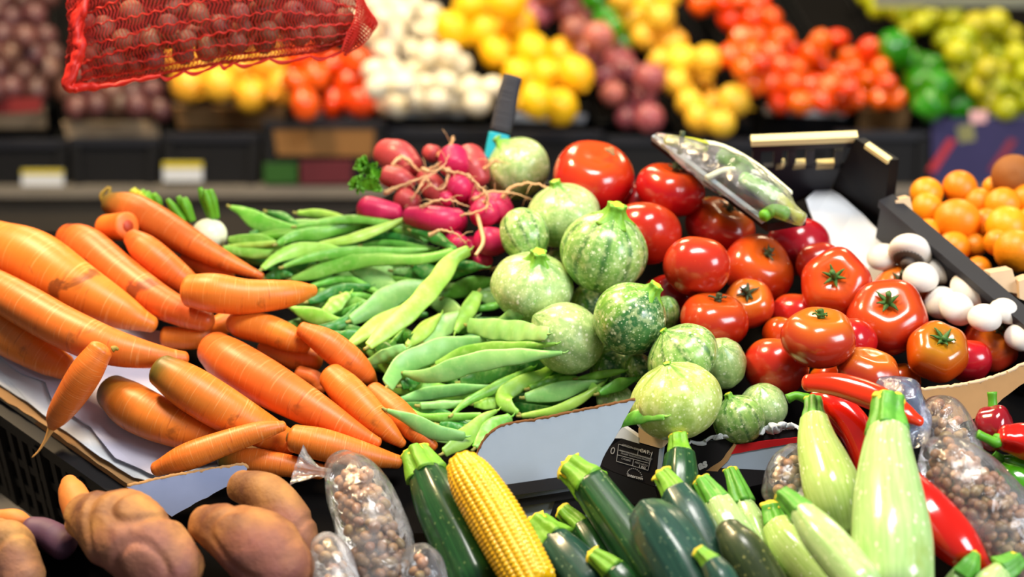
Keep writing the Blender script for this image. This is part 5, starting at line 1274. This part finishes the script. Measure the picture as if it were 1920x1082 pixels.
# crates: outline on the slope, walls standing up from it
def bg_crate(label, fl, fr_, br, bl, front='black', wall=.004):
    t = tag(empty('produce_crate', BP.at((fl[0] + fr_[0]) / 2, fl[1], -.09)), label, 'crate')
    q = [BP.at(u, v, -.012) for u, v in ((fl[0] + 4, fl[1]), (fr_[0] - 6, fr_[1]), (br[0] - 6, br[1]), (bl[0] + 4, bl[1]))]; up = BP.n
    mb = MB(); mb.plate(q, -up * .01); mb.build('crate_floor', MT['dark_board'], t, smooth=False)
    mb = MB(); a, b = q[0], q[1]; mb.plate([a - up * .10, b - up * .10, b + up * .030, a + up * .010], BP.up * .006); mb.build('front_wall', MT['black_plastic'], t, smooth=False)
    for nm, (a, b) in (('side_wall', (q[0], q[3])), ('side_wall', (q[1], q[2]))):
        mb = MB(); mb.plate([a - up * .10, b - up * .10, b + up * wall, a + up * wall], RT * .003); mb.build(nm, MT['black_plastic'], t, smooth=False)
    mb = MB(); a, b = q[0], q[1]; o = -BP.up * .006
    m_ = {'tan': MT['kraft'], 'white': MT['paper_white'], 'beige': MT['wood']}.get(front)
    if m_:
        lo_ = .006 if front == 'white' else .045; mb.plate([a + (b - a) * .04 - up * lo_ + o, b - (b - a) * .04 - up * lo_ + o, b - (b - a) * .02 + up * .012 + o, a + (b - a) * .02 + up * .012 + o], BP.up * .003); mb.build('card_liner', m_, t, smooth=False)
    return t
C = bg_crate
C('black crate of dark onions at the far left', (-150, 205), (98, 205), (70, -70), (-180, -70), 'beige')
C('black crate with a beige liner under the shallots, left', (112, 235), (308, 235), (262, -70), (80, -70), 'beige')
C('black crate with a tan front holding the large yellow onions', (318, 205), (545, 208), (480, -70), (272, -70), 'tan')
C('crate of orange red tomatoes with a pale liner, left of the mushrooms', (552, 212), (700, 215), (600, -70), (490, -70), 'white')
C('black crate of white mushrooms with a pale liner', (712, 210), (925, 212), (770, -70), (612, -70), 'white')
C('black crate of lemons with a pale liner', (932, 218), (1108, 222), (980, -70), (782, -70), 'white')
C('black crate of red onions', (1118, 235), (1262, 240), (1080, -70), (990, -70))
C('black crate of yellow onions', (1270, 250), (1412, 250), (1240, -70), (1090, -70))
C('black crate of orange red tomatoes, right of the yellow onions', (1424, 206), (1596, 212), (1420, -70), (1255, -70), 'white')
C('second black crate of orange red tomatoes, before the green peppers', (1604, 210), (1712, 208), (1560, -70), (1432, -70), 'tan')
C('black crate of green peppers', (1722, 222), (1806, 222), (1660, -70), (1570, -70))
C('black crate of yellow green apples at the far right', (1816, 214), (2060, 214), (1960, -70), (1672, -70), 'white')

n = 0
n += heap_of('shallot', 'onion', 'dark purple onion in the far left crate', 'dark onions in the far left crate', [(-20, -20), (95, -20), (110, 90), (92, 178), (-20, 178)], 26, p_sh, top=.2)
n += heap_of('shallot', 'onion', 'brown purple shallot in the crate below the net bag', 'shallots in the crate below the net bag', [(108, 150), (300, 150), (302, 208), (122, 212)], 24, p_sh)
n += heap_of('yellow_onion', 'onion', 'large yellow onion in the crate under the middle of the net bag', 'large yellow onions under the net bag', [(300, 100), (520, 90), (545, 185), (318, 185)], 36, p_yp, rv=.08)
n += heap_of('tomato', 'tomato', 'orange red tomato in the crate left of the far mushrooms', 'tomatoes left of the far mushrooms', [(500, 100), (690, 90), (712, 140), (690, 200), (552, 205)], 30, p_to, top=.2)
n += heap_of('mushroom', 'mushroom', 'white mushroom in the crate behind the pink radishes', 'white mushrooms in the far crate', [(655, -20), (800, -20), (850, 80), (925, 165), (922, 205), (722, 205), (690, 160), (700, 80), (640, 30)], 25, p_wh, top=.35)
n += heap_of('mushroom', 'mushroom', 'white mushroom lying right of the far tomatoes', 'white mushrooms beside the far tomatoes', [(690, 150), (716, 150), (730, 205), (700, 205)], 24, p_wh)
n += heap_of('lemon', 'lemon', 'yellow lemon in the far crate behind the black handle', 'lemons in the far crate', [(790, -20), (975, -20), (1000, 50), (1060, 90), (1105, 180), (1100, 212), (940, 212), (930, 150), (860, 80), (820, 10)], 37, p_le, top=.25, rv=.08)
n += heap_of('red_onion', 'onion', 'purple red onion in the crate right of the lemons', 'red onions right of the lemons', [(960, -20), (1100, -20), (1130, 60), (1200, 110), (1262, 215), (1240, 232), (1135, 225), (1110, 150), (1070, 80), (1000, 30)], 30, p_ro, top=.2)
n += heap_of('green_pepper', 'pepper', 'dark green pepper wedged between red and yellow onions', 'green peppers between the far onions', [(1098, -15), (1130, -15), (1176, 80), (1160, 95), (1110, 30)], 22, p_gp)
n += heap_of('yellow_onion', 'onion', 'golden onion in the long crate at the middle right', 'golden onions in the far crate', [(1140, -20), (1255, -20), (1280, 60), (1335, 120), (1388, 200), (1395, 242), (1290, 242), (1240, 150), (1185, 80)], 30, p_yo, top=.3)
n += heap_of('tomato', 'tomato', 'small orange red tomato in the longest far crate', 'orange red tomatoes in the longest far crate', [(1292, -20), (1450, -20), (1500, 60), (1545, 110), (1590, 180), (1590, 200), (1450, 200), (1400, 150), (1340, 60)], 24, p_to, top=.35)
n += heap_of('tomato', 'tomato', 'small orange red tomato in the crate before the green peppers', 'orange red tomatoes before the green peppers', [(1500, 40), (1560, 50), (1630, 90), (1700, 180), (1700, 200), (1612, 200), (1570, 130)], 23, p_to, top=.3)
n += heap_of('green_pepper', 'pepper', 'green pepper in the far right crates', 'green peppers in the far right crates', [(1650, 60), (1720, 80), (1765, 110), (1835, 150), (1830, 215), (1725, 212), (1690, 150)], 30, p_gp, rv=.1)
n += heap_of('yellow_apple', 'apple', 'yellow green apple in the far right crate', 'yellow green apples in the far right crate', [(1730, 20), (1830, 15), (1900, 60), (1950, 150), (1950, 210), (1830, 200), (1800, 130), (1760, 90)], 25, p_ya, top=.35)
n += heap_of('yellow_apple', 'apple', 'dull yellow apple in the shaded crate at the top right', 'dull yellow apples at the top right', [(1610, -15), (1720, 0), (1760, 60), (1690, 55)], 22, p_ya)
for o in protos: bpy.data.objects.remove(o)
print('far produce', n)

# fronts of the lower crates of the far stall
VF = GP((0, 3.88, .75), (0, -1, .12))
def vplate(name, label, cat, px, mat, off=0.0, thick=.02, parent=None):
    mb = MB(); mb.plate([p + VF.n * off for p in VF.outline(px)], -VF.n * thick); o = mb.build(name, mat, parent, smooth=False)
    return o if parent is not None else tag(o, label, cat)
def low_crate(label, u0, u1, v0, v1, card=None, lab=None):
    c = VF.at((u0 + u1) / 2, v1); t = tag(empty('plastic_crate', c), label, 'crate')
    vplate('rim', '', '', [(u0, v0), (u1, v0), (u1, v0 + 14), (u0, v0 + 14)], MT['grey_plastic'], .012, .03, t)
    vplate('front_wall', '', '', [(u0 + 4, v0 + 14), (u1 - 4, v0 + 14), (u1 - 10, v1), (u0 + 10, v1)], MT['black_plastic'], 0, .02, t)
    vplate('post', '', '', [(u0, v0 + 8), (u0 + 18, v0 + 8), (u0 + 24, v1), (u0 + 6, v1)], MT['black_plastic'], .012, .03, t)
    vplate('post', '', '', [(u1 - 18, v0 + 8), (u1, v0 + 8), (u1 - 6, v1), (u1 - 24, v1)], MT['black_plastic'], .012, .03, t)
    if card: vplate('card_panel', '', '', card[0], MT[card[1]], .008, .006, t)
    if lab:
        a, b, c_, d_ = lab; vplate('price_label', '', '', [(a, b), (c_, b), (c_, d_), (a, d_)], MT['paper_white'], .016, .004, t); vplate('label_stripe', '', '', [(a, b), (c_, b), (c_, b + (d_ - b) * .3), (a, b + (d_ - b) * .3)], plain('yellow_stripe', lin(200, 184, 40), .6), .0175, .004, t)
low_crate('lower black crate of the far stall at the left edge, with a grey label', -60, 128, 262, 348, None, (44, 316, 122, 346))
low_crate('lower black crate of the far stall under the shallots', 134, 300, 258, 346)
low_crate('lower black crate with a white and yellow label under the yellow onions', 306, 488, 250, 346, None, (308, 302, 382, 338))
low_crate('lower crate with a tan card panel under the far tomatoes', 494, 722, 226, 346, ([(512, 236), (716, 240), (706, 292), (520, 290)], 'kraft_far'))
low_crate('lower black crate behind the radishes', 728, 930, 240, 346)
low_crate('lower black crate under the lemons', 936, 1130, 246, 350)
low_crate('lower black crate under the red onions', 1136, 1330, 256, 352)
low_crate('lower black crate behind the celery pack', 1336, 1560, 262, 352)
low_crate('lower black crate behind the raised crate end', 1566, 1740, 246, 350)
cb = VF.at(1820, 340); cx_ = tag(empty('printed_carton', cb), 'dark blue carton with red and pale markings at the right edge of the far stall', 'carton')
vplate('front', '', '', [(1745, 222), (2060, 222), (2060, 345), (1745, 345)], plain('dark_blue_card', lin(40, 34, 84), .6), .012, .02, cx_)
vplate('red_stripe', '', '', [(1736, 318), (1776, 258), (1790, 262), (1750, 322)], plain('red_card', lin(178, 40, 52), .6), .014, .004, cx_)
vplate('red_stripe', '', '', [(1850, 318), (1890, 258), (1904, 262), (1864, 322)], plain('red_card_dull', lin(128, 36, 60), .6), .014, .004, cx_)
vplate('pale_patch', '', '', [(1815, 206), (1850, 206), (1846, 228), (1818, 230)], plain('pink_card', lin(226, 176, 178), .6), .014, .004, cx_)
vplate('pale_patch', '', '', [(1790, 236), (1822, 230), (1826, 262), (1796, 266)], plain('olive_card', lin(128, 128, 80), .6), .014, .004, cx_)
# red and cream printed strip on the left crate
vplate('printed_strip', 'red printed strip on the rim of the far left crate', 'strip', [(-40, 182), (84, 180), (84, 206), (-40, 214)], plain('dark_red_card', lin(120, 26, 26), .6), .03, .004)

# small leftovers lying in the lower crates: green and dark red goods in the shade
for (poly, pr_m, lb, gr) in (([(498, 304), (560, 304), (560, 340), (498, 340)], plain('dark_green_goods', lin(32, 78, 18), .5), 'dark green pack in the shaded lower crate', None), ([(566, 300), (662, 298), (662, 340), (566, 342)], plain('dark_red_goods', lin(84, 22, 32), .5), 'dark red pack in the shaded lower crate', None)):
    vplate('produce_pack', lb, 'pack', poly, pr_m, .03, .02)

# shelf ledge and panel below
sh = tag(empty('display_shelf', (0, 3.9, 0)), 'dark display shelf with a worn grey ledge carrying the far crates', 'shelf')
vplate('ledge', '', '', [(-420, 346), (2360, 346), (2360, 366), (-420, 366)], plain('grey_ledge', lin(112, 106, 96), .7), .03, .06, sh)
vplate('panel', '', '', [(-420, 366), (2360, 366), (2360, 900), (-420, 900)], plain('brown_panel', lin(54, 48, 38), .7, var=.2, nsc=6), .0, .03, sh)
mb = MB(); mb.plate([BP.at(u, v, -.12) for u, v in ((-420, 225), (2360, 225), (2360, -200), (-420, -200))], -BP.n * .02); mb.build('sloping_board', MT['dark_board'], sh, smooth=False)
for u in (-400, 2340):
    p = VF.at(u, 700) + np.array([0, .3, 0]); mb = MB(); mb.bar((p[0], p[1], .62), (p[0], p[1], 0), .06, .06, RT); mb.build('leg', MT['dark_board'], sh, smooth=False)

# hall
def quad(name, pts, mat):
    mb = MB(); mb.poly(pts); return structure(mb.build(name, mat, smooth=False))
quad('floor', [(-6, -2, 0), (6, -2, 0), (6, 7, 0), (-6, 7, 0)], MT['floor'])
quad('wall_back', [(-6, 5.6, 0), (6, 5.6, 0), (6, 5.6, 3.6), (-6, 5.6, 3.6)], MT['dark_wall'])
mb = MB(); w0 = at_depth(1640, 1, 4.2); w1 = at_depth(2100, 5, 4.2); mb.bar(w0, w1, .02, .022, np.array([0, 0, 1.]))
structure(mb.build('trim_1', plain('grey_trim', lin(120, 124, 112), .5), smooth=False))

# ================================================================ hanging net of shallots
nt = tag(empty('net_bag', at_depth(400, 150, 2.32)), 'red net bag full of small shallots hanging at the top left', 'bag')
TN = 2.32; PXM = TN / F
def net_axis(s):
    u = np.interp(s, [0, .12, .3, .5, .7, .88, 1], [128, 170, 270, 400, 520, 610, 668]); lo = np.interp(s, [0, .12, .3, .5, .7, .88, 1], [172, 160, 146, 122, 108, 96, 70]); hi = np.interp(s, [0, .12, .3, .5, .7, .88, 1], [-60, -120, -170, -190, -190, -150, -70])
    dp = np.interp(s, [0, .06, .2, .5, .8, .94, 1], [6, 30, 70, 92, 76, 36, 8]); return u, lo, hi, dp
def net_pt(s, a, k=1.0):
    u, lo, hi, dp = net_axis(s); v = (lo + hi) / 2 + (lo - hi) / 2 * math.sin(a) * k; c = math.cos(a) * dp * k
    return at_depth(u + 18 * (1 - s) * 0 + 6 * math.sin(a * 2), v, TN - c * PXM)
mb = MB(); NA, NS = 28, 60
for j in range(NA):
    a0 = j / NA * 2 * PI; th_ = .0009 if j % 3 else .0012
    mb.tube([net_pt(i / 150, a0 + .018 * math.sin(i * 1.1 + j) + .02 * math.sin(i * .13 + j * 2), 1 + .004 * math.sin(i * 1.7)) for i in range(151)], th_, 4)
mb.build('net_strands', MT['net'], nt)
mb = MB()
for i in range(84):
    s = (i + .5) / 84; mb.tube([net_pt(s + (.0045 if k % 2 else -.0045), k / 68 * 2 * PI) for k in range(69)], .00055, 3)
mb.build('net_cross_strands', MT['net'], nt)
mb = MB(); mb.grid([[net_pt(i / 40, j / 48 * 2 * PI, .985) for j in range(48)] for i in range(41)], caps=(False, False)); mb.build('knitted_film', MT['net_film'], nt)
mb = MB()
for k in range(7):
    mb.tube([at_depth(u + random.uniform(-7, 7), v, TN - .035 + random.uniform(-.006, .006)) for u, v in ((160, -10), (152, 20), (146, 50), (150, 80), (146, 105), (136, 130), (130, 160), (140, 170))], [.0042, .0048, .0052, .0045, .005, .0048, .005, .003], 6, n=50)
mb.tube([at_depth(u, v, TN - .03) for u, v in ((130, 166), (170, 164), (210, 160), (260, 150), (300, 142))], [.005, .0045, .003, .0025, .002], 6, n=40)
o = mb.build('seam', MT['net'], nt)
for v in o.data.vertices: v.co += Vector(mnoise.noise_vector(v.co * 120)) * .0025
mb = MB(); G0 = [(640, 96), (652, 66), (664, 36), (670, 4), (672, -30)]; G1 = [(650, 104), (676, 84), (698, 58), (706, 44), (676, 0)]
for k in range(9):
    q = spline3([(at_depth(a[0] + (b[0] - a[0]) * k / 8, a[1] + (b[1] - a[1]) * k / 8, TN - .03 * (1 - k / 8)) + UP * .003 * math.sin(i * 2 + k)) for i, (a, b) in enumerate(zip(G0, G1))], 50)
    mb.tube(q, .0009, 4)
for i in range(26):
    s = i / 25 * 4; j = min(3, int(s)); f = s - j; a = np.array(G0[j]) * (1 - f) + np.array(G0[j + 1]) * f; b = np.array(G1[j]) * (1 - f) + np.array(G1[j + 1]) * f
    mb.tube([at_depth(*a, TN - .03), at_depth(*((a + b) / 2 + np.array([2, -2])), TN - .015), at_depth(*b, TN)], .0011, 4, n=6)
mb.build('open_end', MT['net'], nt)
mb = MB(); loops = [(300, 143, 345, 134), (345, 134, 412, 120), (412, 120, 438, 118), (438, 118, 505, 110), (505, 110, 582, 105), (582, 105, 640, 98)]
for (a, b, c, d) in loops:
    for k in range(3): mb.tube([at_depth(a, b, TN - .02), at_depth(a * .7 + c * .3, b * .7 + d * .3 + 7 + 2 * k, TN - .02), at_depth(a * .3 + c * .7, b * .3 + d * .7 + 6 - k, TN - .02), at_depth(c, d, TN - .02)], .0012, 4, n=20)
mb.build('hem_loops', MT['net'], nt)
NH = Heap(); prot = []
mb = MB(); mb.grid(ball_rings((0, 0, 0), (0, 0, 1), 1, 1.08, nr=14, seg=22)); mb.tube([(0, 0, .95), (0, 0, 1.2), (.05, 0, 1.38)], [.22, .1, .05], 8); sp_ = mb.build('shallot', MT['shallot'], loc=(0, 0, 0))
for tries in range(9000):
    s, a = random.uniform(.05, .96), random.uniform(-PI * .5, PI * .62); u, lo, hi, dp = net_axis(s); rpx = random.uniform(19, 25)
    k = 1 - (rpx * 1.28) / ((lo - hi) / 2); kd = max(0, dp - rpx * 1.28)
    k *= random.choice((1, 1, 1, .72)); kd *= random.choice((1, 1, 1, .5))
    v = (lo + hi) / 2 + (lo - hi) / 2 * math.sin(a) * k
    if v < -40 or dp < rpx * 1.3: continue
    P = at_depth(u, v, TN - math.cos(a) * kd * PXM); r = rpx * PXM
    if len(NH.R) and (np.linalg.norm(NH.C - P, axis=1) < (NH.R + r) * .94).any(): continue
    NH.add(P[None], np.array([r]), np.array([[u, v]]), np.array([rpx]), np.array([TN]))
    d = Quaternion([random.gauss(0, 1) for _ in range(4)]).normalized(); o = dup(sp_, P, d, float(r) * .97, 'brown purple shallot inside the red net bag', 'shallots inside the red net bag'); o['category'] = 'onion'
bpy.data.objects.remove(sp_); print('shallots', len(NH.R))
mb = MB(); p = at_depth(420, -190, TN); mb.tube([p, p + np.array([.0, .0, .35])], .004, 8); mb.build('hanging_cord', MT['net'], nt)
# ================================================================ light: ceiling lamps of the hall and daylight from the street side
w = bpy.data.worlds.new('world'); SC.world = w; w.use_nodes = True
w.node_tree.nodes['Background'].inputs[0].default_value = (.86, .92, 1, 1); w.node_tree.nodes['Background'].inputs[1].default_value = .12
def area(name, loc, target, sx, sy, power, col):
    l = bpy.data.lights.new(name, 'AREA'); l.shape = 'RECTANGLE'; l.size = sx; l.size_y = sy; l.energy = power; l.color = col
    o = bpy.data.objects.new(name, l); COL.objects.link(o); o.location = loc
    o.rotation_euler = (Vector(target) - Vector(loc)).to_track_quat('-Z', 'Y').to_euler(); return o
area('warm_stall_lamp', (-1.0, 2.5, 2.75), (0, 2.1, .9), .45, .3, 46, (1, .72, .40))
area('ceiling_lamp', (.3, 1.5, 3.1), (0, 2.1, .9), 1.0, .5, 36, (1, .96, .9))
area('street_daylight', (2.6, .2, 2.4), (0.3, 2.0, .9), 1.3, 1.1, 54, (.90, .93, 1))
area('far_stall_lamp', (-.6, 4.15, 2.7), (-.2, 4.4, .9), 1.6, .4, 42, (1, .82, .52))
area('far_stall_lamp', (1.4, 4.15, 2.6), (1.0, 4.4, .9), 1.0, .4, 22, (1, .82, .52))
vs = SC.view_settings; vs.view_transform = 'Standard'; vs.look = 'None'; vs.exposure = .62; vs.gamma = 1; vs.use_curve_mapping = False
SC.display_settings.display_device = 'sRGB'
SC.cycles.max_bounces = 8; SC.cycles.transparent_max_bounces = 24
